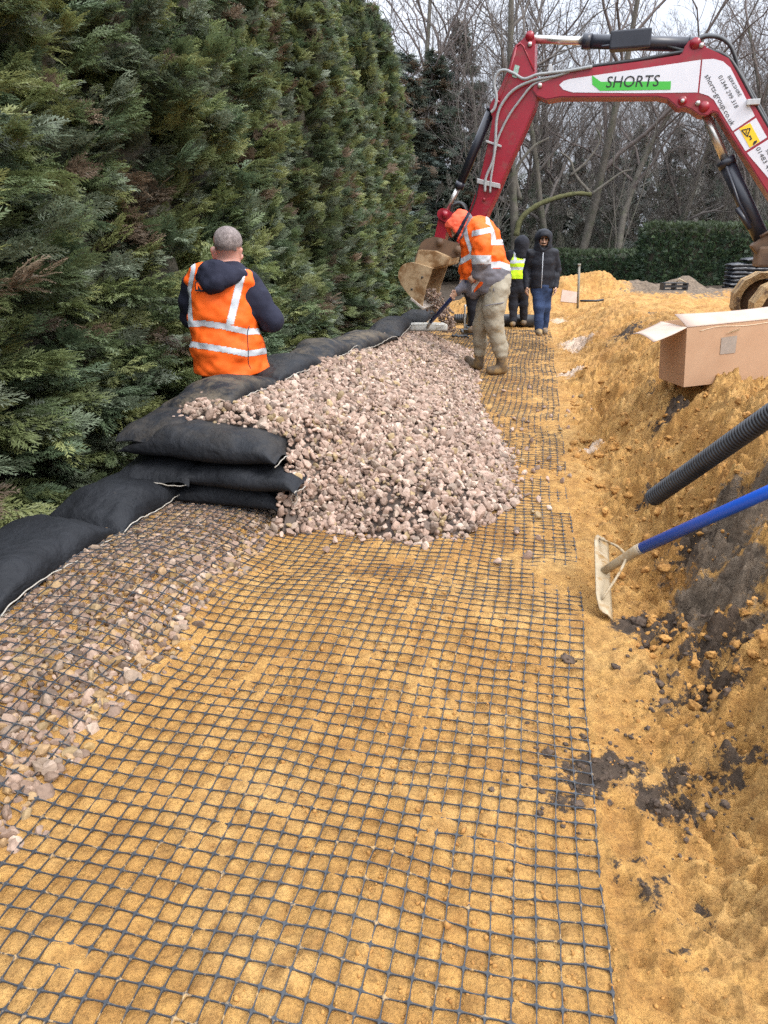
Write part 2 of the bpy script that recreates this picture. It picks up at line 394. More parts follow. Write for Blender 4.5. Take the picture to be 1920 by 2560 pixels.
def ground_mat():
    m, nt, b = nodes_of('sand'); tc = N(nt, 'ShaderNodeTexCoord').outputs['Object']
    at = N(nt, 'ShaderNodeAttribute', attribute_name='zone'); sp = N(nt, 'ShaderNodeSeparateColor'); nt.links.new(at.outputs['Color'], sp.inputs[0])
    n1 = noise(nt, 2.2, 6, .62, tc); n2 = noise(nt, 16, 6, .65, tc); n3 = noise(nt, 95, 4, .7, tc)
    c = ramp(nt, n1.outputs['Fac'], [(.28, (.335, .162, .040)), (.48, (.465, .252, .071)), (.72, (.56, .342, .122))]).outputs['Color']
    f2 = ramp(nt, n2.outputs['Fac'], [(.35, (0, 0, 0)), (.62, (1, 1, 1))]).outputs['Color']
    c = mixc(nt, f2, mixc(nt, .6, c, (.19, .083, .020)), c)
    n3c = ramp(nt, n3.outputs['Fac'], [(.28, (.42, .40, .38)), (.5, (1, 1, 1)), (.78, (1.22, 1.2, 1.18))]).outputs['Color']
    mm = N(nt, 'ShaderNodeMix', data_type='RGBA', blend_type='MULTIPLY'); mm.inputs['Factor'].default_value = .8
    ii_ = [i for i in mm.inputs if i.type == 'RGBA']; nt.links.new(c, ii_[0]); nt.links.new(n3c, ii_[1]); c = [o for o in mm.outputs if o.type == 'RGBA'][0]
    n7 = noise(nt, 42, 6, .75, tc); f7 = ramp(nt, n7.outputs['Fac'], [(.31, (1, 1, 1)), (.42, (0, 0, 0))]).outputs['Color']      # damp crumbs, plus shade of small clumps and pits painted as dark specks
    n8 = noise(nt, 1.5, 3, .6, tc); f8 = ramp(nt, n8.outputs['Fac'], [(.40, (.15, .15, .15)), (.62, (1, 1, 1))]).outputs['Color']; m8 = N(nt, 'ShaderNodeMath', operation='MULTIPLY'); nt.links.new(f7, m8.inputs[0]); nt.links.new(f8, m8.inputs[1]); c = mixc(nt, m8.outputs[0], c, (.19, .080, .020))
    # pale chalky smears
    n5 = noise(nt, 3.1, 7, .7, tc); f5 = ramp(nt, n5.outputs['Fac'], [(.68, (0, 0, 0)), (.82, (.5, .5, .5))]).outputs['Color']
    c = mixc(nt, f5, c, (.62, .47, .33))
    n4 = noise(nt, 11, 8, .72, tc)
    def zone(out, col, amp=1.5, lo=.5, hi=.6):
        nonlocal c
        s1 = N(nt, 'ShaderNodeMath', operation='SUBTRACT'); nt.links.new(n4.outputs['Fac'], s1.inputs[0]); s1.inputs[1].default_value = .5
        s2 = N(nt, 'ShaderNodeMath', operation='MULTIPLY_ADD'); nt.links.new(s1.outputs[0], s2.inputs[0]); s2.inputs[1].default_value = amp; nt.links.new(out, s2.inputs[2])
        g = N(nt, 'ShaderNodeMath', operation='GREATER_THAN'); nt.links.new(out, g.inputs[0]); g.inputs[1].default_value = .03
        f = ramp(nt, s2.outputs[0], [(lo, (0, 0, 0)), (hi, (1, 1, 1))])
        mu = N(nt, 'ShaderNodeMath', operation='MULTIPLY'); nt.links.new(f.outputs['Color'], mu.inputs[0]); nt.links.new(g.outputs[0], mu.inputs[1])
        c = mixc(nt, mu.outputs[0], c, col)
    zone(at.outputs['Alpha'], (.50, .375, .275), 1.8, .5, .75)
    gs = ramp(nt, n2.outputs['Fac'], [(.3, (.06, .042, .028)), (.7, (.21, .155, .105))]).outputs['Color']
    zone(sp.outputs['Blue'], gs, 2.0, .45, .65)
    ds = ramp(nt, n2.outputs['Fac'], [(.3, (.028, .018, .011)), (.7, (.095, .064, .042))]).outputs['Color']
    zone(sp.outputs['Red'], ds, 2.6)
    lt = ramp(nt, n2.outputs['Fac'], [(.3, (.02, .014, .01)), (.65, (.07, .05, .032))]).outputs['Color']
    zone(sp.outputs['Green'], lt, .6)
    nt.links.new(c, b.inputs['Base Color']); b.inputs['Roughness'].default_value = .82; b.inputs['Specular IOR Level'].default_value = .3
    p = bump(nt, b, n4.outputs['Fac'], .5, .03); p = bump(nt, b, n2.outputs['Fac'], .5, .02, p); p = bump(nt, b, n3.outputs['Fac'], .7, .008, p)
    p = bump(nt, b, n7.outputs['Fac'], .6, .016, p); n6 = noise(nt, 240, 3, .7, tc); bump(nt, b, n6.outputs['Fac'], .7, .004, p)
    return m
tag(link('ground', gme, ground_mat()), kind='structure')
# ------------------------------------------------------------------ stones
def stone_bases(n=28, sub=2):
    out = []
    bm = bmesh.new(); bmesh.ops.create_icosphere(bm, subdivisions=sub, radius=1.0)
    V0 = np.array([v.co[:] for v in bm.verts]); F0 = np.array([[v.index for v in f.verts] for f in bm.faces]); bm.free()
    r = np.random.default_rng(3)
    for k in range(n):
        V = V0*np.array([1.08, r.uniform(.60, .92), r.uniform(.40, .75)])
        for _ in range(r.integers(6, 10)):
            d = nm(r.normal(size=3)); h = r.uniform(.27, .52)*(abs(d)@np.array([1, .85, .65]))
            s = V@d; V = V - np.maximum(s-h, 0)[:, None]*d
        V = V + .012*np.random.default_rng(k).normal(size=V.shape); out.append(V)
    return np.array(out), F0
SB, SF = stone_bases()
def rotmats(n, flat=.35):
    r = rng.normal(size=(n, 4)); q = r/np.linalg.norm(r, axis=1, keepdims=True); w, x, y, z = q.T
    return np.stack([np.stack([1-2*(y*y+z*z), 2*(x*y-z*w), 2*(x*z+y*w)], -1), np.stack([2*(x*y+z*w), 1-2*(x*x+z*z), 2*(y*z-x*w)], -1), np.stack([2*(x*z-y*w), 2*(y*z+x*w), 1-2*(x*x+y*y)], -1)], 1)
def stone_cols(n, warm=.12):
    base = np.array([[.325, .225, .172], [.40, .290, .228], [.245, .170, .128], [.295, .225, .172], [.49, .38, .305], [.155, .112, .086]])
    c = base[rng.choice(6, n, p=[.28, .22, .2, .14, .09, .07])]*rng.uniform(.82, 1.15, (n, 1))
    k = rng.random(n) < warm; c[k] = np.array([.33, .24, .13])*rng.uniform(.7, 1.2, (k.sum(), 1)); return c
def stones(P, S, C, Rm=None):
    n = len(P); Rm = rotmats(n) if Rm is None else Rm; k = rng.integers(0, len(SB), n)
    V = np.einsum('nij,nvj->nvi', Rm, SB[k])*S[:, None, None]+P[:, None]
    nv = SB.shape[1]
    F = (SF[None]+(np.arange(n)*nv)[:, None, None]).reshape(-1, 3)
    return V.reshape(-1, 3), F, np.repeat(C, nv, 0)
def stone_mat():
    m, nt, b = nodes_of('stone'); tc = N(nt, 'ShaderNodeTexCoord').outputs['Object']
    at = N(nt, 'ShaderNodeAttribute', attribute_name='tint')
    n = noise(nt, 60, 5, .65, tc); c = ramp(nt, n.outputs['Fac'], [(.3, (.72, .70, .68)), (.7, (1.18, 1.16, 1.14))]).outputs['Color']
    mm = N(nt, 'ShaderNodeMix', data_type='RGBA', blend_type='MULTIPLY'); mm.inputs['Factor'].default_value = 1
    i = [q for q in mm.inputs if q.type == 'RGBA']; nt.links.new(at.outputs['Color'], i[0]); nt.links.new(c, i[1])
    nt.links.new([o for o in mm.outputs if o.type == 'RGBA'][0], b.inputs['Base Color']); b.inputs['Roughness'].default_value = .72; b.inputs['Specular IOR Level'].default_value = .35
    n2 = noise(nt, 160, 4, .6, tc); bump(nt, b, n2.outputs['Fac'], .4, .004)
    return m
M_STONE = stone_mat()
def xtoe(y): return _I(y, [3.5, 3.85, 4.5, 5.6, 6.6, 7.6, 9.7, 11], [-.5, -.22, -.05, -.14, -.38, -.58, -.74, -.95])
def wallx(y): return _I(y, [3.8, 4.4, 6, 10, 11.5], [-2.05, -2.0, -1.92, -1.84, -1.8])
def pile(x, y):
    Hh = _I(y, [4, 4.4, 6, 8, 10, 11.3], [.58, .60, .60, .52, .42, .30])
    yf = _I(x, [-1.7, -1.35, -.9, -.6, -.3, 0], [4.02, 3.78, 3.70, 3.66, 3.80, 4.5])
    a = .46*(xtoe(y)-x); wl_ = sst(-1.12, -1.42, x); bq = .74*(y-yf)*(1-wl_)+(.5+1.0*(y-4.02))*wl_; bq = np.where((x < -1.40) & (y < 3.98), -.2, bq)
    k = .10; a = np.minimum(a, 2); h = np.maximum(k-np.abs(a-bq), 0)/k; g = np.minimum(a, bq)-h*h*k*.25
    h = np.maximum(k-np.abs(g-Hh), 0)/k; g = np.minimum(g, Hh)-h*h*k*.25
    g = np.minimum(g, .5*(11.4-y))
    g = g*(1-sst(wallx(y)-.12, wallx(y)-.32, x))
    return g + .03*fbm(x, y, 1.7, 3, 200)*sst(0, .15, g) + .012*fbm(x, y, 5, 2, 205)*sst(0, .1, g)
def build_gravel():
    st = .05; xs = np.arange(-2.5, .3, st); ys = np.arange(3.4, 11.6, st); X, Y = np.meshgrid(xs, ys); g = pile(X, Y)
    Z = np.where(g > .005, g+H0(X, Y)-.034, H0(X, Y)-.05)
    Vb = np.stack([X, Y, Z], -1).reshape(-1, 3); n = len(xs)
    ii = np.arange((len(ys)-1)*n).reshape(len(ys)-1, n)[:, :-1].ravel(); q = np.stack([ii, ii+1, ii+1+n, ii+n], 1)
    ok = (g.reshape(-1)[q] > .0).any(1); q = q[ok]; Fb = np.concatenate([q[:, [0, 1, 2]], q[:, [0, 2, 3]]]); Cb = np.tile(np.array([[.10, .075, .06]]), (len(Vb), 1))
    P = []; S = []
    st = .031; xs = np.arange(-2.25, .15, st); ys = np.arange(3.5, 11.5, st)
    X, Y = np.meshgrid(xs, ys); X = X.ravel()+rng.uniform(-.018, .018, X.size); Y = Y.ravel()+rng.uniform(-.018, .018, Y.size)
    g = pile(X, Y); k = g > -.008-.02*rng.random(len(g)); X, Y, g = X[k], Y[k], g[k]
    sz = np.clip(rng.lognormal(math.log(.0245), .36, len(X)), .010, .048)
    P.append(np.stack([X, Y, H0(X, Y)+np.maximum(g, 0)+rng.uniform(-.012, .010, len(X))+.004], 1)); S.append(sz)
    k = rng.random(len(X)) < .42                                  # second course, proud stones
    P.append(np.stack([X[k]+rng.uniform(-.02, .02, k.sum()), Y[k]+rng.uniform(-.02, .02, k.sum()), H0(X[k], Y[k])+np.maximum(g[k], 0)+rng.uniform(.006, .022, k.sum())], 1)); S.append(sz[k]*rng.uniform(.7, 1.2, k.sum()))
    X = rng.uniform(-1.55, -.85, 1500); Y = rng.uniform(3.72, 4.5, 1500); g = pile(X, Y); k = g > .0; X, Y, g = X[k], Y[k], g[k]      # steep cheek beside the bag ends
    P.append(np.stack([X, Y, H0(X, Y)+g+rng.uniform(-.02, .008, len(X))], 1)); S.append(rng.uniform(.016, .032, len(X)))
    # bed under the mesh beside the bags
    st = .0265; xs = np.arange(-2.25, -1.1, st); ys = np.arange(.5, 4.1, st)
    X, Y = np.meshgrid(xs, ys); X = X.ravel()+rng.uniform(-.02, .02, X.size); Y = Y.ravel()+rng.uniform(-.02, .02, Y.size)
    e = -1.40+.05*vnoise2(Y*2.2, Y*0, 9)+.07*vnoise2(Y*6, Y*0+4, 8)+.09*sst(1.9, 1.2, Y)
    k = X < e+rng.normal(size=len(X))*.05; X, Y, e = X[k], Y[k], e[k]
    sz2 = np.clip(rng.lognormal(math.log(.0235), .32, len(X)), .012, .042)
    P.append(np.stack([X, Y, H0(X, Y)+.009*fbm(X, Y, 2.2, 3, 50)+.006+rng.uniform(-.010, .006, len(X))-.016*sst(e-.10, e+.08, X)], 1)); S.append(sz2)
    nb = len(X)
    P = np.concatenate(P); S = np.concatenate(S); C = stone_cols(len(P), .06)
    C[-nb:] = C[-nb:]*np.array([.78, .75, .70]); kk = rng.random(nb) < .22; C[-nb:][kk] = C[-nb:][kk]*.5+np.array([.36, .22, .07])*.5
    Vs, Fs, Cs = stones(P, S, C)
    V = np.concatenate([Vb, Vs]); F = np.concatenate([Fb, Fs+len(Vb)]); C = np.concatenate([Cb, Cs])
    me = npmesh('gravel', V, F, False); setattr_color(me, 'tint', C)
    tag(link('gravel', me, M_STONE), 'pinkish brown crushed gravel heaped against the black bags', None, None, 'stuff')
build_gravel()
# loose stones, each a thing
q4 = [(760, 150), (600, 520), (720, 500), (860, 530), (800, 740), (870, 700), (940, 790), (1100, 790), (1170, 600), (1250, 600), (1350, 780), (1040, 940), (1120, 930), (1180, 850), (740, 1060), (600, 1180), (690, 1150), (640, 1270),
      (820, 1270), (920, 1240), (1030, 1340), (810, 1340), (560, 1390), (660, 1390), (760, 1370), (640, 1460), (740, 1460), (910, 1450), (1130, 1440), (820, 1650), (700, 1600), (930, 1740), (750, 1790), (810, 1840), (590, 2000),
      (350, 570), (450, 530), (400, 800), (560, 820), (660, 830), (700, 850), (430, 900), (540, 930), (640, 930), (1060, 1490), (980, 700), (1120, 745)]
px = [(1150+a/4.1475, 850+b/4.1475) for a, b in q4]+[(1242, 1404), (1317, 1392), (839, 1355), (816, 1379), (905, 1352), (1345, 1345), (1290, 1330), (1065, 1372), (760, 1330)]
for k, (a, b) in enumerate(px):
    p = gp(a, b, .01); sz = rng.uniform(.022, .036); z = float(np.maximum(matz(p[0], p[1]), ground(np.array(p[0]), np.array(p[1])))) + sz*.35
    z += max(0.0, float(pile(np.array(p[0]), np.array(p[1]))))
    Vs, Fs, Cs = stones(np.zeros((1, 3)), np.array([sz]), stone_cols(1, .1))
    me = npmesh('stone', Vs, Fs, False); setattr_color(me, 'tint', Cs)
    tag(link('stone', me, M_STONE, None, (p[0], p[1], z)), 'single loose stone that has rolled off the gravel heap onto the mesh', 'stone', 'loose stones around the foot of the gravel heap')
# ------------------------------------------------------------------ geogrid mat
def build_mat():
    ni = 43; j0, j1 = int(.5/GP), int(14.4/GP); I, J = np.meshgrid(np.arange(-ni, 1), np.arange(j0, j1+1))
    bx, by = MX0+I*GP, J*GP; x, y = bx.copy(), by.copy()
    for _ in range(3):
        wx, wy = warp(x, y); x, y = bx+wx, by+wy
    x = x+rng.normal(size=x.shape)*.0012; y = y+rng.normal(size=x.shape)*.0012
    z = matz(x, y); Pn = np.stack([x, y, z], -1)
    hid = (pile(x, y) > .035) | (x < -2.28)
    V = []; F = []; nb = 0
    pr = [(0, .0098), (.08, .0066), (.17, .0034), (.5, .0023), (.83, .0034), (.92, .0066), (1, .0098)]
    for ax in (0, 1):
        A = Pn[:, :-1] if ax == 0 else Pn[:-1]; Bn = Pn[:, 1:] if ax == 0 else Pn[1:]
        h = (hid[:, :-1] & hid[:, 1:]) if ax == 0 else (hid[:-1] & hid[1:])
        A = A[~h]; Bn = Bn[~h]; n = len(A); d = Bn-A; per = np.stack([-d[:, 1], d[:, 0], 0*d[:, 0]], 1); per /= np.linalg.norm(per, axis=1, keepdims=True)
        rows = []; sag = rng.normal(size=(n, 1))*.0015
        for t, w in pr:
            c = A+d*t; c = c+np.array([0, 0, 1])*sag*(4*t*(1-t))
            up = np.array([0, 0, .0010+.0008*(abs(t-.5) > .4)+.0003*ax]); w_ = w*.62
            rows.append(np.stack([c-per*w_-np.array([0, 0, .0025]), c-per*w_*.75+up, c+per*w_*.75+up, c+per*w_-np.array([0, 0, .0025])], 1))
        Vr = np.stack(rows, 1)                                   # n, 7, 4, 3
        base = (np.arange(n)*28)[:, None]+nb; f = []
        for s in range(6):
            for q in range(3): a = s*4+q; f.append(base+np.array([a, a+4, a+5, a+1]))
        V.append(Vr.reshape(-1, 3)); F.append(np.concatenate(f)); nb += n*28
    me = npmesh('geogrid_mat', np.concatenate(V), np.concatenate(F), False)
    m = simple('geogrid_plastic', (.020, .023, .028), (.040, .045, .052), 3, .48, dirt=(.36, .23, .10), dirt_at=(.57, .65), dscale=38, spec=.5)
    tag(link('geogrid_mat', me, m), 'black plastic geogrid mesh rolled out flat over the sand', 'geogrid mat')
build_mat()
# ------------------------------------------------------------------ clods on the bank
def build_clods():
    m_s = simple('sand_clod', (.26, .115, .026), (.46, .24, .065), 30, .95, 70, .6, .01)
    m_d = simple('soil_clod', (.034, .022, .014), (.11, .072, .048), 30, .9, 70, .6, .01)
    bm = bmesh.new(); bmesh.ops.create_icosphere(bm, subdivisions=3, radius=1.0)
    V0 = np.array([v.co[:] for v in bm.verts]); F0 = np.array([[v.index for v in f.verts] for f in bm.faces]); bm.free()
    bases = []
    for k in range(10):
        d = 1+.34*vnoise(V0[:, 0]*1.6+k*7, V0[:, 1]*1.6, V0[:, 2]*1.6, 3)+.26*vnoise(V0[:, 0]*4+k, V0[:, 1]*4, V0[:, 2]*4, 4)+.10*np.random.default_rng(k).normal(size=len(V0)); bases.append(V0*d[:, None]*np.array([1, .85, .62]))
    bases = np.array(bases)
    def put_clods(name, P, S, mat, label):
        P = np.asarray(P); n = len(P); Rm = rotmats(n); V = np.einsum('nij,nvj->nvi', Rm, bases[rng.integers(0, 10, n)])*S[:, None, None]*np.array([1, 1, .8])+P[:, None]
        F = (F0[None]+(np.arange(n)*len(V0))[:, None, None]).reshape(-1, 3)
        tag(link(name, npmesh(name, V.reshape(-1, 3), F, True), mat), label, None, None, 'stuff')
    n = 5200; y = 1.0+rng.random(n)**1.5*8.5; xb, Hb, W = bank(y*0, y); x = xb-.12+rng.random(n)**1.1*(W+1.0)
    keep = (fbm(x, y, 1.6, 3, 300) > -.1) & ((y > 1.9) | (rng.random(n) < .12)); x, y = x[keep], y[keep]
    S = np.clip(rng.lognormal(math.log(.0115), .55, len(x)), .004, .036); z = ground(x, y)
    put_clods('sand_clods', np.stack([x, y, z+S*.0], 1), S, m_s, 'crumbly lumps of orange sand on the dug bank')
    n = 9000; y = 1.0+rng.random(n)**1.3*5; x = rng.uniform(-1.6, .9, n); k = fbm(x, y, 2.1, 3, 400) > -.05+.3*rng.random(n); x, y = x[k], y[k]; S = np.clip(rng.lognormal(math.log(.0034), .5, len(x)), .0018, .012)
    bm = bmesh.new(); bmesh.ops.create_icosphere(bm, subdivisions=1, radius=1.0); vv = np.array([v.co[:] for v in bm.verts]); ff = np.array([[v.index for v in f.verts] for f in bm.faces]); bm.free()
    Rm = rotmats(len(x)); jit = 1+.3*rng.normal(size=(len(x), 12, 1)); V = np.einsum('nij,nvj->nvi', Rm, vv[None]*jit*np.array([1, .8, .7]))*S[:, None, None]+np.stack([x, y, ground(x, y)+S*.2], 1)[:, None]
    tag(link('sand_crumbs', npmesh('sand_crumbs', V.reshape(-1, 3), (ff[None]+(np.arange(len(x))*12)[:, None, None]).reshape(-1, 3), True), m_s), 'fine crumbs of sand strewn between the mesh ribs', None, None, 'stuff')
    P = []; S = []
    for (a, b, Z, r, n) in ((1465, 1930, 0, .13, 150), (1400, 1985, 0, .12, 60), (1560, 1890, .03, .13, 110), (1660, 1945, .05, .17, 150), (1740, 1960, .06, .15, 90), (1790, 1640, .25, .15, 60), (1850, 1800, .2, .1, 26), (1600, 1550, .08, .10, 16),
                            (1760, 1480, .4, .2, 80), (1640, 1180, .3, .10, 22), (1690, 1420, .3, .14, 40), (1860, 1330, .6, .2, 80), (1640, 1450, .2, .12, 26), (1700, 2000, .05, .3, 60), (1700, 1700, .1, .2, 60), (1640, 2150, .02, .16, 20)):
        c = gp(a, b, Z); n = int(n*.42); q = rng.normal(size=(n, 2))*r*.75; X, Y = c[0]+q[:, 0], c[1]+q[:, 1]; s = np.clip(rng.lognormal(math.log(.0052), .6, n), .002, .022)
        if b < 1850: s = s*1.45
        P.append(np.stack([X, Y, ground(X, Y)+s*.05], 1)); S.append(s)
    put_clods('soil_clods', np.concatenate(P), np.concatenate(S), m_d, 'dark crumbs of topsoil scattered over the sand')
build_clods()
# ================================================================== SANDBAGS
M_BAG = None
def bag_mat():
    m, nt, b = nodes_of('bag_fabric'); tc = N(nt, 'ShaderNodeTexCoord').outputs['Object']
    oi = N(nt, 'ShaderNodeObjectInfo'); ad = N(nt, 'ShaderNodeVectorMath', operation='ADD'); nt.links.new(tc, ad.inputs[0]); nt.links.new(oi.outputs['Location'], ad.inputs[1]); v = ad.outputs[0]
    n = noise(nt, 5, 6, .6, v); c = ramp(nt, n.outputs['Fac'], [(.3, (.0055, .0062, .008)), (.72, (.014, .0155, .019))]).outputs['Color']
    n2 = noise(nt, 9, 9, .78, v); f = ramp(nt, n2.outputs['Fac'], [(.64, (0, 0, 0)), (.78, (.4, .4, .4))]).outputs['Color']
    c = mixc(nt, f, c, (.22, .17, .11)); at = N(nt, 'ShaderNodeAttribute', attribute_name='sand')
    n3 = noise(nt, 7, 7, .7, v); mu = N(nt, 'ShaderNodeMath', operation='MULTIPLY'); nt.links.new(at.outputs['Fac'], mu.inputs[0])
    r3 = ramp(nt, n3.outputs['Fac'], [(.42, (0, 0, 0)), (.6, (1, 1, 1))]); nt.links.new(r3.outputs['Color'], mu.inputs[1])
    c = mixc(nt, mu.outputs[0], c, (.36, .27, .16))
    nt.links.new(c, b.inputs['Base Color']); b.inputs['Roughness'].default_value = .68; b.inputs['Specular IOR Level'].default_value = .3
    n4 = noise(nt, 420, 2, .5, tc); p = bump(nt, b, n4.outputs['Fac'], .25, .002); n5 = noise(nt, 24, 3, .55, v); p = bump(nt, b, n5.outputs['Fac'], .55, .016, p); n6 = noise(nt, 7, 3, .5, v); n6.inputs['Distortion'].default_value = 1.5; bump(nt, b, n6.outputs['Fac'], .35, .03, p)
    return m
M_BAG = bag_mat(); M_SEAM = simple('seam_thread', (.46, .43, .38), (.28, .24, .18), 40, .8)
def sandbag(c, L, W, T, rz, label, seed, rx=0, ry=0, seam='side', flat=1.0, sandy=0.0, tie=True, seamside=-1, group='black bags stacked along the edge of the gravel'):
    root = thing('sandbag', c, label, 'sandbag', group, rz); root.rotation_euler = (rx, ry, rz)
    nu, na = 66, 44; u = np.linspace(-1, 1, nu); a = np.linspace(0, 2*np.pi, na, endpoint=False); U, A = np.meshgrid(u, a, indexing='ij')
    e = np.abs(U); t = T/2*flat*np.clip(1-e**3.0, .015, 1)**.62; w = W/2*(.95+.05*e**3)*(1-.22*np.clip(e-.9, 0, 1)/.1*0)
    cs, sn = np.cos(A), np.sin(A)
    y = w*np.sign(cs)*np.abs(cs)**.72; z = t*np.sign(sn)*np.abs(sn)**.82
    z = np.where(z < 0, z*.78, z*1.12)
    x = U*L/2*(1-.035*(np.abs(y)/(W/2))**2*0+.03*(np.abs(y)/(W/2))**3)
    s7 = seed*7.3
    q = .026*vnoise(x*3.0+s7, y*3.0, z*3, 5)+.013*vnoise(x*8+s7, y*7, z*8, 6)
    cr = .016*e**3*np.sin(y*55+3*vnoise2(y*8+s7, x*2, 9)+seed)+.006*vnoise(x*22, y*14+s7, z*14, 7)*(.4+e)
    z = z+(q+cr)*np.clip(t/(T/2), .15, 1)*np.where(z > 0, 1, .5); y = y+.02*vnoise(x*4+s7, z*4, y*0, 8)
    z = z + T*.10*(1-U**2)-.03*T
    z = z + np.where(e > .9, (e-.9)*.25*vnoise2(y*7+s7, U*0+seed, 4)-(e-.9)*T*1.2, 0)   # end hems sag
    V = np.stack([x, y, z+T*.36], -1).reshape(-1, 3)
    i = np.arange(nu-1)[:, None]*na; k = np.arange(na)[None]; F = np.stack([i+k, i+(k+1) % na, i+na+(k+1) % na, i+na+k], -1).reshape(-1, 4)
    me = npmesh('bag', V, F); at = me.attributes.new('sand', 'FLOAT', 'POINT')
    at.data.foreach_set('value', (sandy*.55*np.clip(sn.ravel(), 0, 1)).astype(np.float32))
    link('cover', me, M_BAG, root)
    sm = MB(); uu = np.linspace(-.97, .97, 60)
    if seam == 'side':
        sg = seamside; pts = [(q*L/2*1.02, sg*(W/2*.975+.016+.002*math.sin(q*23+seed)), T*.36+.016+.012*math.sin(q*4+seed)+.0025*math.sin(q*31)-abs(q)**6*T*.2) for q in uu]
    else:
        sg = seamside; pts = [(sg*(L/2+.004), q*W/2*.98, T*.36+.010*math.sin(q*4+seed)+.002*math.sin(q*19)-T*.13) for q in uu]
    sm.tube(pts, .0033, 5); sm.build('seam', M_SEAM, root)
    if tie:
        tm = MB(); p = np.array(pts[-1 if seed % 2 else 0]); r = random.Random(seed)
        for _ in range(3):
            w_ = [p]; d = np.array([r.uniform(-.4, 1)*(1 if seed % 2 else -1), sg*.7 if seam == 'side' else r.uniform(-1, 1), .1])
            for s in range(6): d = d+np.array([r.uniform(-.8, .8), r.uniform(-.8, .8), r.uniform(-.8, .3)]); w_.append(w_[-1]+nm(d)*.02)
            tm.tube(catmull(w_, 3), .0032, 5)
        tm.build('tie_cord', M_SEAM, root)
    return root
PI = math.pi; H9 = PI/2
sandbag((-2.38, 1.86, .05), .95, .50, .20, H9+.03, 'black bag cut off by the left picture edge, before the nearest whole bag', 1)
sandbag((-2.385, 2.70, .07), .97, .52, .22, H9-.02, 'large dusty black bag lying lengthwise, nearest whole one beside the mesh', 3, rx=.05)
sandbag((-2.34, 3.62, .07), .86, .50, .21, H9-.05, 'black bag with a pale side seam, lying between the nearest bag and the stack', 5, rx=.05)
def bc(x, y, Z, back=0.0): p = gp(x, y, Z); return (p[0], p[1]+back, Z)
def bagc(px, py, Zc, back, T): p = gp(px, py, Zc); return (p[0], p[1]+back, Zc-T*.36)
sandbag(bagc(575, 1243, .13, .10, .17), .74, .42, .17, -.05, 'black bag at the very bottom of the crosswise stack', 4, seam='end', tie=False)
sandbag(bagc(600, 1200, .27, .12, .17), .78, .42, .17, -.07, 'black bag in the middle of the crosswise stack, poking into the gravel', 6, seam='end', seamside=1)
sandbag(bagc(382, 1192, .27, .40, .20), .86, .48, .19, H9+.03, 'black bag end-on under the long top bag, seam across its end', 7, seam='end', seamside=-1)
sandbag(bagc(510, 1126, .43, .12, .22), 1.0, .46, .21, -.055, 'long plump black bag lying crosswise on top of the stack', 9, seam='end', seamside=1, sandy=.08)
wl = [(462, 1046, .535, .10, .12), (575, 985, .60, .15, .45), (715, 922, .62, .16, .1), (812, 886, .60, .15, .3), (905, 856, .56, .15, .5), (985, 822, .52, .16, .1), (1052, 792, .49, .15, .1)]
wt = ['flat half-empty black bag with an open flap, resting on the stack', 'sand-dusted black bag half buried in gravel behind the flat bag', 'clean black bag next to the gravel just right of the man in the orange vest',
      'black bag with sandy top, third from the rake along the wall', 'grey dusty black bag, second from the rake along the wall', 'black bag touching the worker\'s white rake head', 'farthest black bag, below the digger bucket']
for k, (a, b, Z, T, sd) in enumerate(wl):
    p = gp(a, b, Z); n_ = wl[min(k+1, len(wl)-1)]; o_ = wl[max(k-1, 0)]; p1 = gp(n_[0], n_[1], n_[2]); p0 = gp(o_[0], o_[1], o_[2])
    ang = math.atan2(p1[1]-p0[1], p1[0]-p0[0]); nx2 = gp(*wl[k+1][:3]) if k < 6 else p+(p-gp(*wl[k-1][:3])); L = float(np.linalg.norm((nx2-p)[:2]))*1.0
    if k == 0: ang += .25; L = .80
    sandbag((p[0]-.04, p[1], Z-T*.55+.02*(k % 2)), min(max(L, .8), 1.5), .46, T*1.2, ang+(0, .08, -.07, .09, -.06, .07, 0)[k], wt[k], 20+k, flat=.8 if k == 0 else 1, sandy=sd, tie=False, ry=.0 if k else -.04)
# ================================================================== PIPE, RAKES, BOX
def corr_pipe(P, r, pitch, name, label, cat, mat):
    P = catmull(P, 10); L = [0]
    for i in range(1, len(P)): L.append(L[-1]+np.linalg.norm(P[i]-P[i-1]))
    n = int(L[-1]/pitch*6); s = np.linspace(0, L[-1], n); Q = np.stack([np.interp(s, L, [p[i] for p in P]) for i in range(3)], 1)
    rr = r*(1-.13*(np.sin(s/pitch*2*np.pi)*1.6).clip(-1, 1)*.5-.04)
    mb = MB(); mb.tube(list(Q), list(rr), 22, caps=False); inner = MB(); inner.tube(list(Q), list(rr*0+r*.84), 22, caps=False)
    mb.v += inner.v[::1]; o = len(mb.v)-len(inner.v); mb.f += [tuple(o+i for i in reversed(f)) for f in inner.f]; mb.sm += inner.sm
    nn = 22; e0 = 0; e1 = o
    mb.f += [(k, (k+1) % nn, o+(k+1) % nn, o+k) for k in range(nn)]; mb.sm += [False]*nn
    org = Q[0]; ob = mb.build(name, mat, None, org, recalc=False); ob.location = [float(c) for c in org]
    return tag(ob, label, cat)
M_PIPE = simple('pipe_plastic', (.012, .013, .016), (.03, .032, .036), 6, .38, dirt=(.20, .15, .10), dirt_at=(.62, .74), dscale=22)
P0 = pz(1632, 1245, 3.86); P1 = pz(1905, 1052, 3.12); D_ = nm(P1-P0)
corr_pipe([P0, P0+.5*(P1-P0), P1, P1+.6*D_], .048, .0185, 'drain_pipe', 'black corrugated plastic drain pipe lying up the bank', 'drain pipe', M_PIPE)
M_BLUE = simple('blue_handle', (.012, .075, .42), (.016, .10, .52), 5, .32, dirt=(.33, .28, .22), dirt_at=(.64, .70), dscale=30)
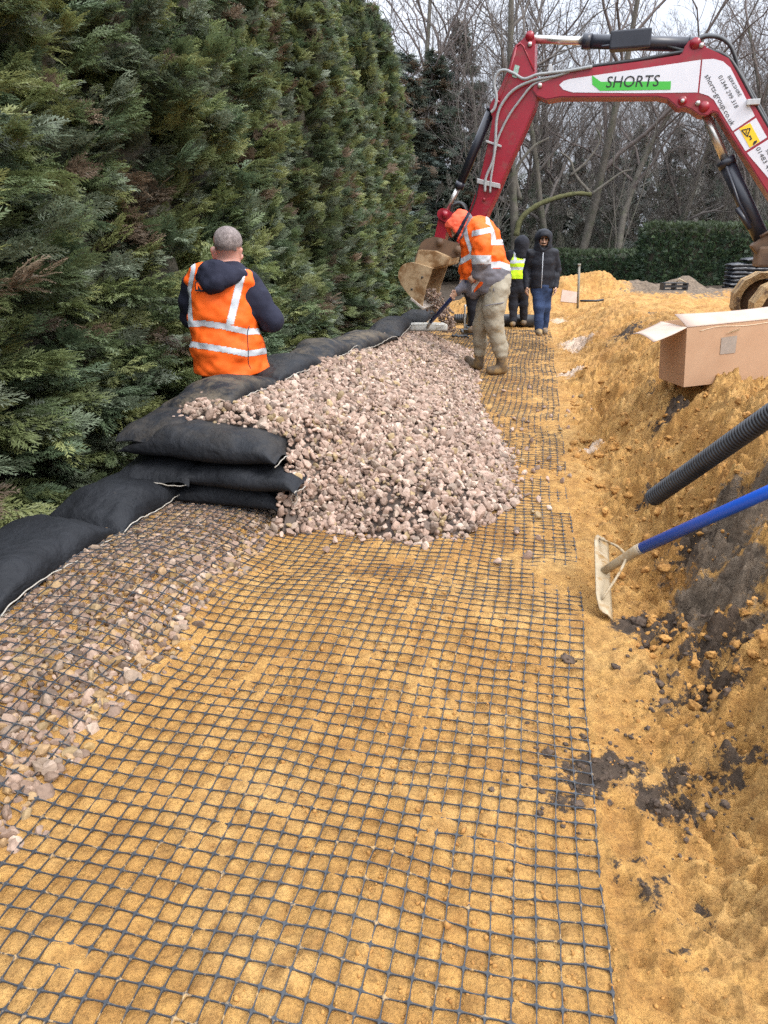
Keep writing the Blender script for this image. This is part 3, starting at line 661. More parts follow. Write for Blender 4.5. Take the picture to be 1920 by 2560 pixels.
M_DBLUE = simple('dark_blue_handle', (.012, .03, .13), (.02, .045, .18), 5, .35, dirt=(.2, .17, .13), dirt_at=(.66, .74), dscale=24)
M_CREAM = simple('muddy_aluminium', (.30, .225, .13), (.42, .335, .22), 12, .6, dirt=(.26, .15, .05), dirt_at=(.48, .62), dscale=14)
M_ALU = simple('worn_aluminium', (.40, .39, .35), (.48, .47, .43), 20, .5, dirt=(.28, .24, .15), dirt_at=(.56, .64), dscale=14)
def rake(name, hb, dirL, dirH, L, Hh, joint, tip, rad, label, mh, mp):
    """hb: centre of plate bottom edge; dirL along plate, dirH up the plate"""
    root = thing(name, hb, label, 'rake'); dirL = nm(dirL); dirH = nm(dirH); nr = nm(np.cross(dirL, dirH)); tp = nm(np.asarray(tip)-joint)
    if np.dot(nr, tp) < 0: nr = -nr
    mb = MB(); n = 14; V = []; F = []
    for s in (0, 1):
        for i in range(n+1):
            for j in range(6):
                v = j/5; x = (i/n-.5)*L; e = abs(i/n-.5)*2
                hh = Hh*(v*(1-.30*max(0, e-.8)/.2*(v > .5)))
                V.append(hb+dirL*x+dirH*hh+nr*(.022*(1-math.cos(v*1.5))*-1+s*.005))
    m6 = (n+1)*6
    for i in range(n):
        for j in range(5):
            a = i*6+j; F.append((a, a+6, a+7, a+1)); F.append((m6+a, m6+a+1, m6+a+7, m6+a+6))
    for i in range(n):
        for j in (0, 5): a = i*6+j; F.append((a, m6+a, m6+a+6, a+6))
    for i in (0, n):
        for j in range(5): a = i*6+j; F.append((a, a+1, m6+a+1, m6+a))
    mb.add(V, F); mb.build('rake_plate', mp, root, hb)
    c = hb+dirH*Hh*.5; f1 = c+(joint-c); mf = MB(); mf.tube([c, joint*.5+c*.5, joint, joint+tp*.03], [rad*.72, rad*.8, rad*.96, rad*1.02], 16); mf.build('ferrule', mp, root, hb)
    br = MB(); jj = c+(joint-c)*.72
    for sg in (-1, 1):
        e = hb+dirL*sg*L*.40+dirH*Hh*.75; br.tube(catmull([jj, jj*.55+e*.45+nr*.015, e], 6), .0065, 8)
    br.build('brace', mp, root, hb)
    mhd = MB(); tip = np.asarray(tip); mhd.tube([joint+tp*.02, joint*.5+tip*.5, tip-tp*.03, tip], [rad, rad, rad, rad*.7], 18); mhd.build('handle', mh, root, hb)
    return root
nb_, fb_ = pz(1530, 1552, 3.10), pz(1519, 1358, 3.60); nt_, ft_ = pz(1491, 1498, 3.12), pz(1499, 1330, 3.62)
hb = (nb_+fb_)/2; jn = pz(1592, 1376, 3.22)
rake('rake', hb, fb_-nb_, ((nt_+ft_)-(nb_+fb_))/2, np.linalg.norm(fb_-nb_), np.linalg.norm((nt_+ft_)-(nb_+fb_))/2, jn, jn+(pz(1925, 1228, 2.72)-jn)*2.0, .026, 'bright blue handled rake with a muddy cream blade, propped on the bank', M_BLUE, M_CREAM)
M_CARD = simple('cardboard', (.40, .235, .135), (.46, .285, .17), 5, .85, dirt=(.22, .125, .06), dirt_at=(.63, .70), dscale=5)
M_CARDI = simple('cardboard_inside', (.39, .28, .215), (.46, .345, .275), 7, .8, dirt=(.42, .27, .15), dirt_at=(.62, .72), dscale=4)
M_TAPE = simple('label_grey', (.27, .215, .17), (.33, .27, .22), 30, .6); M_SPLIT = simple('torn_paper', (.62, .50, .33), (.70, .58, .42), 20, .8)
def carton():
    O = pz(1709, 968, 5.25); yw = math.radians(9); ex = nm(math.cos(yw)*RT+math.sin(yw)*HD+.075*ZU); ey = nm(-math.sin(yw)*RT+math.cos(yw)*HD+.01*ZU); ey = nm(ey-ex*np.dot(ex, ey)); ez = np.cross(ex, ey)
    ez = nm(ez-.03*ex)
    L, Wd, Hh, t = 1.02, .36, .43, .006
    root = thing('cardboard_box', O, 'brown cardboard box standing open on the bank with its flaps folded out', 'cardboard box')
    b = MB()
    def pan(o, a, c, tk):   # panel spanned by a, c with thickness vector tk
        return [o, o+a, o+a+c, o+c], tk
    for o, a, c, tk in ((O, ex*L, ez*Hh, ey*t), (O+ey*(Wd-t), ex*L, ez*(Hh+.005), ey*t), (O+ey*t, ey*(Wd-2*t), ez*Hh, ex*t), (O+ex*(L-t)+ey*t, ey*(Wd-2*t), ez*Hh, ex*t), (O+ex*t+ey*t, ex*(L-2*t), ey*(Wd-2*t), ez*t)): b.prism([o, o+a, o+a+c, o+c], tk)
    b.build('box_body', M_CARD, root, O)
    T = O+ez*(Hh+.002)
    def flap(name, o, a, d, mat, warp_=.02):
        m = MB(); n = 8; V = []
        for s in (0, 1):
            for i in range(n+1):
                for j in range(n+1):
                    p = o+a*(i/n)+d*(j/n)*(1-.0*i); nn = nm(np.cross(a, d)); p = p+nn*(warp_*math.sin(i/n*3.1)*(j/n)+warp_*.7*(j/n)**2+s*.005); V.append(p)
        F = []; q = (n+1)**2
        for i in range(n):
            for j in range(n): A = i*(n+1)+j; F += [(A, A+1, A+n+2, A+n+1), (q+A, q+A+n+1, q+A+n+2, q+A+1)]
        for i in range(n):
            for A, st in ((i*(n+1), n+1), (i*(n+1)+n, n+1), (i, 1), (n*(n+1)+i, 1)): F.append((A, A+st, q+A+st, q+A))
        m.add(V, F); m.build(name, mat, root, O)
    flap('flap', T+ex*.0, ex*L, ey*.17+ez*.085, M_CARDI, -.02)
    flap('flap', T+ey*.0, ey*Wd, -ex*.30-ez*.085-ey*.10, M_CARDI, .035)
    flap('flap', T+ey*Wd+ex*.0, ex*L*.55, ey*.10-ez*.14, M_CARD, .02)
    flap('flap', T+ex*L*.99, ey*Wd, ex*.16+ez*.14, M_CARDI, .02)
    m = MB(); o = O+ex*.27+ez*.215-ey*.002; m.prism([o, o+ex*.12, o+ex*.125+ez*.125, o+ex*.002+ez*.12], -ey*.0015); m.build('paper_label', M_TAPE, root, O)
    m = MB(); o = O+ex*.30+ez*.36-ey*.003; V = [o, o+ex*.10+ez*.012, o+ex*.10+ez*.036-ey*.02, o+ex*.03+ez*.016-ey*.012]; m.prism(V, -ey*.002); m.build('torn_strip', M_SPLIT, root, O)
    m = MB(); o = O+ex*.10+ez*.40-ey*.002; m.tube(catmull([o, o+ex*.15+ez*.018, o+ex*.35+ez*.005, o+ex*.6+ez*.012, o+ex*.9+ez*.002], 6), .0022, 5); m.build('tape_edge', M_SPLIT, root, O)
carton()
# ================================================================== SMALL THINGS FARTHER UP THE STRIP
M_STEEL = simple('galvanised_steel', (.30, .31, .30), (.42, .42, .40), 20, .5, metal=.6); M_BLK = simple('black_plastic', (.010, .011, .013), (.022, .023, .026), 8, .45, dirt=(.16, .12, .08), dirt_at=(.64, .75), dscale=9)
M_GREY = simple('machine_grey', (.05, .055, .06), (.09, .095, .10), 10, .5, dirt=(.25, .18, .1), dirt_at=(.6, .72), dscale=8); M_LAB = simple('white_label', (.75, .76, .78), None)
M_WOODP = simple('weathered_wood', (.20, .19, .16), (.30, .28, .23), 14, .8)
p = gp(1445, 758, .48); tp = p+np.array([0, 0, .72])-RT*.045; mb = MB(); mb.tube([p-ZU*.1, p*.5+tp*.5, tp], .022, 8); mb.tube([tp-ZU*.03, tp+ZU*.012], .030, 8)
o = mb.build('stake', M_WOODP, None, p); o.location = [float(c) for c in p]; tag(o, 'thin grey stake stuck in the sand beside the orange sand heap', 'stake')
p = gp(1402, 748, .45); mb = MB(); mb.prism([p-ZU*.05, p+RT*.36-ZU*.05, p+RT*.38+ZU*.20, p+RT*.02+ZU*.22], HD*.03); o = mb.build('board', M_CARDI, None, p); o.location = [float(c) for c in p]; o.rotation_euler = (-.5, 0, 0); tag(o, 'pinkish sheet of board lying against the orange sand heap', 'board')
# crate
p = gp(1683, 729, .50); root = thing('crate', p+ZU*.04, 'dark plastic crate lying on the grey soil heap before the hedge', 'crate'); mb = MB(); u_, v_, w_ = RT*.29, HD*.13, ZU*.085
for s in (-1, 1): mb.box(p+ZU*.12+w_*s*.9, u_, v_, w_*.1, .004); mb.box(p+ZU*.12+v_*s*.9+u_*0, u_, v_*.0+HD*.012, w_*.25, .003)
for s in (-1, 0, 1): mb.box(p+ZU*.12+u_*s*.93, u_*.07, v_*.97, w_*.82, .003)
mb.build('crate_body', M_BLK, root, p+ZU*.04); mb = MB(); mb.tube([p+ZU*.22+RT*.05, p+ZU*.29+RT*.1, p+ZU*.20+RT*.28], .018, 6); mb.build('handle', M_CREAM, root, p+ZU*.04)
# short dark pipe stub near the stake
p = gp(1478, 756, .48); mb = MB(); mb.tube([p-RT*.22, p+RT*.1, p+RT*.24+ZU*.02], .022, 10); o = mb.build('pipe_offcut', M_PIPE, None, p); o.location = [float(c) for c in p+ZU*.03]; tag(o, 'short dark length of pipe lying by the stake', 'pipe')
# sacks on a pallet
def sack(c, ex, ey, L, W, T, seed, mat):
    nu, na = 26, 26; U, A = np.meshgrid(np.linspace(-1, 1, nu), np.linspace(0, 2*np.pi, na, endpoint=False), indexing='ij'); e = np.abs(U)
    t = T/2*np.clip(1-e**6, .02, 1)**.5; y = W/2*np.sign(np.cos(A))*np.abs(np.cos(A))**.45; z = t*np.sign(np.sin(A))*np.abs(np.sin(A))**.7; x = U*L/2
    z = z+.012*vnoise(x*6+seed*5, y*6, z*6, 3)+.008*vnoise(x*15, y*15+seed, z*15, 4); y = y+.02*vnoise(x*5, z*7+seed*3, y*0, 6)
    P = x[..., None]*ex+y[..., None]*ey+z[..., None]*ZU; i = np.arange(nu-1)[:, None]*na; k = np.arange(na)[None]
    F = np.stack([i+k, i+(k+1) % na, i+na+(k+1) % na, i+na+k], -1).reshape(-1, 4)
    return link('sack', npmesh('sack', P.reshape(-1, 3), F), mat, None, c)
M_SACK = simple('sack_plastic', (.018, .020, .025), (.04, .043, .05), 7, .25, bs=14, bst=.4, bd=.02)
B0 = gp(1820, 727, .38); base = B0+RT*.36+HD*.25
for col in range(3):
    for k in range(7):
        o = sack(base+RT*(col*.64+rng.uniform(-.02, .02))+ZU*(.06+.098*k)+HD*rng.uniform(-.02, .02), nm(RT+HD*rng.uniform(-.05, .05)), HD, .66, .5, .115, k+col*9, M_SACK)
        tag(o, 'shiny black plastic sack in the neat pile before the clipped hedge', 'sack', 'black sacks piled before the hedge')
o = sack(base+RT*.42+ZU*.78, nm(RT+HD*.15), HD, .85, .5, .12, 77, M_SACK); tag(o, 'slumped silvery black sack lying on top of the sack pile', 'sack', 'black sacks piled before the hedge')
# rolls, compactor, glove
p = gp(1335, 818, .0)+ZU*.12; q = p-np.array([1.25, 0, 0])*1.0; mb = MB()
mb.tube([p, p*.5+q*.5, q], .125, 24); mb.tube([p+np.array([.01, 0, 0]), p+np.array([.012, 0, 0])], .05, 16)
o = mb.build('mesh_roll', M_BLK, None, p); o.location = [float(c) for c in p]; tag(o, 'thick black roll lying across the strip behind the two walking men', 'roll')
p = gp(1135, 812, .0)+ZU*.12; corr_pipe([p, p+RT*.2, p+RT*.34, p+RT*.44], .10, .04, 'drain_pipe', 'dark ribbed pipe end lying on the sand beside the compactor', 'drain pipe', M_PIPE)
def compactor():
    c = gp(1190, 838, .0); root = thing('plate_compactor', c, 'dark grey plate compactor parked behind the man with the rake', 'compactor'); ex, ey = RT, HD
    m = MB(); m.box(c+ZU*.03+ey*.25, ex*.24, ey*.30, ZU*.022, .01); m.box(c+ZU*.08+ey*-.07, ex*.24, nm(ey-ZU)*.06, nm(ey+ZU)*.01, .004); m.box(c+ZU*.10+ey*.25, ex*.17, ey*.2, ZU*.05, .02); m.build('base_plate', M_GREY, root, c)
    m = MB(); m.box(c+ZU*.27+ey*.22, ex*.15, ey*.16, ZU*.11, .03); m.tube([c+ZU*.28+ex*.15+ey*.2, c+ZU*.28+ex*.20+ey*.2], .10, 16); m.box(c+ZU*.42+ey*.2+ex*.03, ex*.11, ey*.1, ZU*.045, .03); m.tube([c+ZU*.2+ex*.05+ey*.03, c+ZU*.2+ex*.15+ey*.03], .04, 12); m.build('engine', M_BLK, root, c)
    m = MB(); m.box(c+ZU*.38-ex*.06+ey*.02, ex*.05, ey*.006, ZU*.035); m.build('sticker', M_LAB, root, c)
    m = MB()
    for s in (-.22, .14): m.tube(catmull([c+ex*s+ZU*.08-ey*.02, c+ex*s+ZU*.50, c+ex*(s+.05)+ZU*.54+ey*.05, c+ex*(s+.48)+ZU*.86+ey*.25], 5), .016, 10)
    m.tube([c+ex*.26+ZU*.86+ey*.25, c+ex*.62+ZU*.86+ey*.25], .016, 10); m.build('handle', M_STEEL, root, c)
compactor()
S_ = SDF(.02); c = gp(1148, 842, .12)
for k in range(8): S_.cap(c+RT*(-.12+.035*k)+HD*rng.uniform(-.04, .04)+ZU*rng.uniform(0, .03), c+RT*(-.09+.035*k)+HD*rng.uniform(-.05, .05)+ZU*rng.uniform(-.01, .03), .022, .016)
V, F = S_.nets(.008, .03, .004, 40); o = link('glove', npmesh('glove', V-c, F), M_BLK, None, c); tag(o, 'crumpled black glove dropped on the edge of the gravel', 'glove')
# ================================================================== PEOPLE
def proj(P):
    q = np.asarray(P)-CAM; z = q@FW
    return 960+FPX*(q@RT)/z, 1280-FPX*(q@UP)/z
def cloth(name, c1, c2, rough=.85, bs=180, dirt=None, at=(.55, .68)):
    return simple(name, c1, c2, 9, rough, bs, .35, .004, dirt=dirt, dirt_at=at, dscale=6, spec=.25)
M_ORG = cloth('hivis_orange', (.80, .105, .010), (.95, .15, .016), .6); M_YEL = cloth('hivis_yellow', (.52, .80, .02), (.62, .90, .03), .6)
M_REF = cloth('reflective_tape', (.46, .49, .52), (.60, .62, .65), .35); M_NAVY = cloth('navy_fleece', (.012, .013, .026), (.022, .024, .042))
M_GRYC = cloth('grey_fleece', (.12, .115, .13), (.18, .17, .19)); M_BLKC = cloth('black_jacket', (.010, .011, .016), (.018, .020, .027), .6); M_JEAN = cloth('denim', (.016, .030, .075), (.036, .060, .125), .85)
M_DKT = cloth('dark_trousers', (.012, .013, .018), (.022, .023, .03)); M_BEI = cloth('work_trousers', (.25, .215, .155), (.37, .335, .26), .85, 90, (.30, .21, .10)); M_PINK = cloth('hood_orange', (.80, .10, .045), (.92, .15, .075), .75)
M_BOOT = cloth('muddy_boot', (.075, .055, .04), (.13, .095, .06), .8, 80, (.26, .16, .06), (.46, .62)); M_BOOTT = cloth('tan_boot', (.13, .10, .07), (.20, .155, .11), .8, 80, (.40, .26, .1), (.5, .6))
def skin_mat(name, c, hairc=None):
    m, nt, b = nodes_of(name); tc = N(nt, 'ShaderNodeTexCoord').outputs['Object']; n = noise(nt, 14, 5, .6, tc)
    r = ramp(nt, n.outputs['Fac'], [(.3, tuple(.8*q for q in c)), (.7, c)]); nt.links.new(r.outputs['Color'], b.inputs['Base Color']); b.inputs['Roughness'].default_value = .5; b.inputs['Subsurface Weight'].default_value = .1; b.inputs['Subsurface Radius'].default_value = (.01, .004, .002)
    return m
M_SKP = skin_mat('skin_pink', (.62, .32, .25)); M_SKT = skin_mat('skin_tan', (.52, .31, .21)); M_HAIRG = simple('short_grey_hair', (.105, .082, .075), (.30, .25, .235), 45, .85, 260, .9, .006); M_BEARD = simple('dark_beard', (.02, .015, .012), (.04, .03, .022), 60, .8)
def hand(S, w, d, n, side, curl=.5, ln=1.0):
    d = nm(d); n = nm(np.asarray(n)-d*np.dot(n, d)); s = np.cross(d, n)*side
    S.cap(w, w+d*.075*ln, .022, .024, flat=s, fl=1.75, k=.02)
    for i, (o, l) in enumerate(((.030, .070), (.010, .080), (-.010, .075), (-.029, .058))):
        p = w+d*.083*ln+s*o*ln; a = 0; r = .0098
        for q in range(3):
            a += curl*(.8+.1*i); e = p+(d*math.cos(a)+n*math.sin(a))*l*ln*(.42, .32, .26)[q]; S.cap(p, e, r, r*.9, k=.006); p = e; r *= .9
    p = w+d*.022*ln+s*.030*ln; e = p+nm(d*.6+s*.7+n*.35)*.042*ln; S.cap(p, e, .0125, .011, k=.012); S.cap(e, e+nm(d*.8+s*.15+n*.6)*.034*ln, .011, .009, k=.006)
def face(S, c, f, up, r=.095):
    """head ellipsoid with brow, nose, lips, chin, ears; c centre of skull, f facing"""
    f = nm(f); up = nm(np.asarray(up)-f*np.dot(up, f)); s = np.cross(f, up)
    S.cap(c+up*.030-f*.015, c+f*.012-up*.035, r*.98, r*.80, flat=f, fl=1.14); S.cap(c-up*.055+f*.030, c-up*.085+f*.045, r*.62, r*.46)
    S.cap(c+up*.012+f*.098, c-up*.028+f*.122, .009, .015, k=.012); S.cap(c-up*.03+f*.108-s*.012, c-up*.03+f*.108+s*.012, .010, .010, k=.01)
    for q in (-1, 1):
        S.cap(c+up*.028+f*.090+s*q*.014, c+up*.026+f*.080+s*q*.046, .012, .010, k=.012); S.cap(c-up*.002+f*.075+s*q*.046, c-up*.005+f*.068+s*q*.05, .018, .018, k=.02)
        S.cap(c+s*q*.093+up*.014-f*.012, c+s*q*.092-up*.030+f*.002, .013, .010, k=.008)
        S.cap(c+up*.008+f*.106+s*q*.031, c+up*.008+f*.106+s*q*.033, .0085, .0085, sub=True)
    S.cap(c-up*.056+f*.096-s*.016, c-up*.056+f*.096+s*.016, .008, .008, k=.008)
def garment(name, S, h, mat, root, wr=.006, wf=11, seed=0, clip=None, masks=(), pad=.05, strip_off=.002):
    """builds a garment; masks = [(part name, material, test(px,py,V))] are split off as strips of their own"""
    V, F = S.nets(h, pad, wr, wf, seed, clip)
    vol = np.einsum('ij,ij->i', V[F[:, 0]], np.cross(V[F[:, 1]], V[F[:, 2]])).sum()
    if vol < 0: F = F[:, ::-1]
    Nn = vnormals(V, F); C = V[F].mean(1); px, py = proj(C); left = np.ones(len(F), bool)
    for pn, pm, test in masks:
        k = test(px, py, C) & left
        if k.any(): v, f = subset(V, F, k, strip_off, Nn); put(pn, v, f, pm, root); left &= ~k
    v, f = subset(V, F, left); put(name, v, f, mat, root); return V, F
def boots(root, mat, sole, shaft, foot, r=.05, h=.009):
    S = SDF(.025); S.chain(shaft, [r*1.12]*len(shaft)); S.chain(foot, [r*.98, r*1.0, r*.9][:len(foot)]); V, F = S.nets(h, .04, .002, 20, 3, lambda x, y, z: (sole-z))
    put('boot', V, F, mat, root)
Z2 = lambda x, y: (960+x*.28933, 500+y*.28933)
Z3 = lambda x, y: (400+x*.2411, 540+y*.2411)
# ---- man in orange vest seen from behind
def vest_man():
    D0 = 5.55; P = lambda x, y, dd=0.0: pd(*Z3(x, y), D0+dd)
    b = P(690, 1650); g = float(ground(np.array(b[0]), np.array(b[1]))); base = np.array([b[0], b[1], g])
    root = thing('person', base, 'grey-haired man in an orange vest over a navy hoodie, seen from behind', 'person')
    # body (one continuous surface)
    S = SDF(.03); hc = P(700, 300); S.cap(P(702, 262, .0), P(706, 350, .03), .102, .086, flat=HD, fl=1.18); S.cap(P(715, 420, .06), P(700, 560, .02), .088, .088); S.cap(P(735, 440, .14), P(745, 470, .15), .05, .04)
    for q, x in ((1, 822), (-1, 556)): S.cap(P(x+4*q, 350, .02), P(x-6*q, 432, .035), .024, .014, k=.008)
    S.cap(P(840, 420, .13), P(835, 440, .14), .02, .015)
    hipL, hipR = P(600, 1700), P(820, 1700); S.chain([P(690, 620), P(690, 1000), P(710, 1600)], [.10, .12, .13], flat=RT, fl=1.4)
    for sx, ex, wx in ((345, 306, 420), (930, 1165, 985)):
        e = P(ex, 1065, .20 if sx < 500 else .02); w = P(wx, 1095, .36); S.chain([P(sx, 690), e, w], [.05, .045, .033]); hand(S, w, RT*(.5 if sx < 500 else -.5)+HD, -ZU, 1, .5)
    for sx, hp in ((-1, hipL), (1, hipR)):
        k = base+RT*sx*.11+ZU*.50; a = base+RT*sx*.12+ZU*.09; S.chain([hp, k, a], [.08, .06, .045]); S.cap(a-ZU*.03, a-ZU*.04+HD*.14, .04, .035)
    V, F = S.nets(.0085, .04); px, py = proj(V[F].mean(1))
    Nn = vnormals(V, F); c = V[F].mean(1); hl = Z3(0, 395)[1]
    hair = (py < Z3(0, 355)[1]+.05*(px-569)) & ((c-hc)@HD < .10) & ~((px > Z3(790, 0)[0]) & (py > Z3(0, 320)[1])) & (px > Z3(566, 0)[0])
    put('body', V, F, M_SKP, root); v, f = subset(V, F, hair, .003, Nn); put('hair', v, f, M_HAIRG, root)
    # spectacles arm
    m = MB(); m.tube([P(800, 345, -.0), P(842, 352, .1), P(858, 400, .17)], .004, 6); m.ball(P(803, 338, -.012), .010, 1); m.build('glasses', simple('glasses_metal', (.6, .6, .6), None, rough=.3, metal=.5), root, base)
    # hoodie
    S = SDF(.05); S.chain([P(690, 640), P(690, 1000), P(720, 1560)], [.125, .14, .15], flat=RT, fl=1.42)
    S.chain([P(940, 705, .02), P(1010, 860, .02), P(1165, 1080, .02)], [.088, .088, .080]); S.chain([P(1165, 1080, .02), P(1090, 1095, .18), P(985, 1100, .33)], [.078, .072, .055])
    S.chain([P(340, 690, .03), P(290, 880, .12), P(310, 1060, .20)], [.075, .07, .07]); S.chain([P(310, 1060, .2), P(420, 1090, .36)], [.07, .05])
    garment('hoodie', S, .009, M_NAVY, root, .007, 10, 5)
    S = SDF(.035)                                              # the hood lying on his back
    S.chain([P(420, 585, -.05), P(500, 545, -.12), P(600, 545, -.14), P(720, 590, -.13), P(850, 610, -.06)], [.045, .05, .055, .05, .04])
    S.chain([P(440, 640, -.10), P(520, 710, -.16), P(590, 690, -.18), P(720, 650, -.16), P(840, 610, -.08)], [.05, .058, .06, .05, .03])
    S.chain([P(455, 560, .0), P(560, 505, -.05), P(640, 530, -.07), P(760, 570, -.05), P(850, 590, .02)], [.04, .035, .03, .03, .04]); S.chain([P(500, 620, -.12), P(600, 620, -.14), P(740, 615, -.12)], [.06, .07, .05]); S.cap(P(540, 740, -.15), P(580, 735, -.16), .035, .03)
    garment('hood', S, .008, M_NAVY, root, .006, 16, 8)
    # vest
    S = SDF(.05); S.chain([P(655, 700), P(650, 1000), P(680, 1330), P(705, 1640)], [.150, .163, .168, .176], flat=RT, fl=1.50); S.chain([P(330, 680, -.0), P(450, 640, 0), P(850, 680, 0), P(935, 725, -.0)], [.062, .09, .09, .058])
    S.cap(P(960, 1300, .10), P(1010, 1580, .10), .08, .10)
    hz = P(700, 1640)[2]
    def clip(x, y, z): u = (x-base[0])*RT[0]+(y-base[1])*RT[1]; return hz+.21*(u-.02)**2-z
    Ln = lambda px, py, x0, y0, x1, y1: None
    def band(px, py, C):
        x = (px-400)/.2411; y = (py-540)/.2411
        b1 = np.interp(x, [270, 450, 640, 900, 1060], [1120, 1112, 1140, 1200, 1195]); b2 = np.interp(x, [270, 640, 900, 1110], [1322, 1378, 1428, 1395])
        h1 = np.abs(y-b1) < 31; h2 = np.abs(y-b2) < 31
        bk = ((C-base)@HD) < .06
        xr = np.interp(y, [600, 1130], [848, 722]); v1 = (np.abs(x-xr) < 40) & (y < 1125) & bk; xl = np.interp(y, [560, 800, 1130], [345, 300, 322]); v2 = (np.abs(x-xl) < 23) & (y < 1110) & bk
        return h1 | h2 | v1 | v2
    V, F = garment('vest', S, .0075, M_ORG, root, .013, 7.5, 21, clip, [('reflective_strip', M_REF, band)])
    # folds gathered in the small of the back are in the cloth noise; printed patch
    k = (np.abs(proj(V)[0]-499) < 14) & (np.abs(proj(V)[1]-716) < 14); dm = float(((V[k]-CAM)@HD).min()) if k.any() else D0-.2
    Q = lambda x, y, o=0: pd(*Z3(x, y), dm-.006-o); m = MB(); m.prism([Q(366, 680), Q(440, 665), Q(462, 785), Q(362, 778)], -HD*.002); m.build('printed_patch', M_BLKC, root, base)
    m = MB()
    for a, b_ in (((382, 762), (384, 692)), ((384, 694), (436, 764)), ((436, 764), (432, 690))):
        a3, b3 = Q(*a, .004), Q(*b_, .004); t = nm(np.cross(b3-a3, HD))*.0065; m.prism([a3-t, a3+t, b3+t, b3-t], -HD*.001)
    m.build('printed_letter', M_ORG, root, base)
    # trousers
    S = SDF(.04); S.chain([P(700, 1560), P(705, 1760)], [.150, .150], flat=RT, fl=1.3)
    for sx, hp in ((-1, P(600, 1720)), (1, P(815, 1720))): S.chain([hp, base+RT*sx*.12+ZU*.5, base+RT*sx*.125+ZU*.08], [.115, .085, .07])
    garment('jeans', S, .012, cloth('dark_denim', (.014, .02, .042), (.028, .036, .065)), root, .006, 9, 2)
    for sx in (-1, 1): a = base+RT*sx*.12; boots(root, M_BOOT, base[2]-.0, [a+ZU*.16, a+ZU*.07], [a+ZU*.045-HD*.05, a+ZU*.045+HD*.06, a+ZU*.04+HD*.17])
    m = MB(); m.tube(catmull([P(925, 1140, -.17), P(905, 1230, -.215), P(915, 1400, -.225), P(915, 1520, -.225), P(940, 1580, -.2)], 4), .0035, 5); m.build('side_seam', M_DKT, root, base)
vest_man()
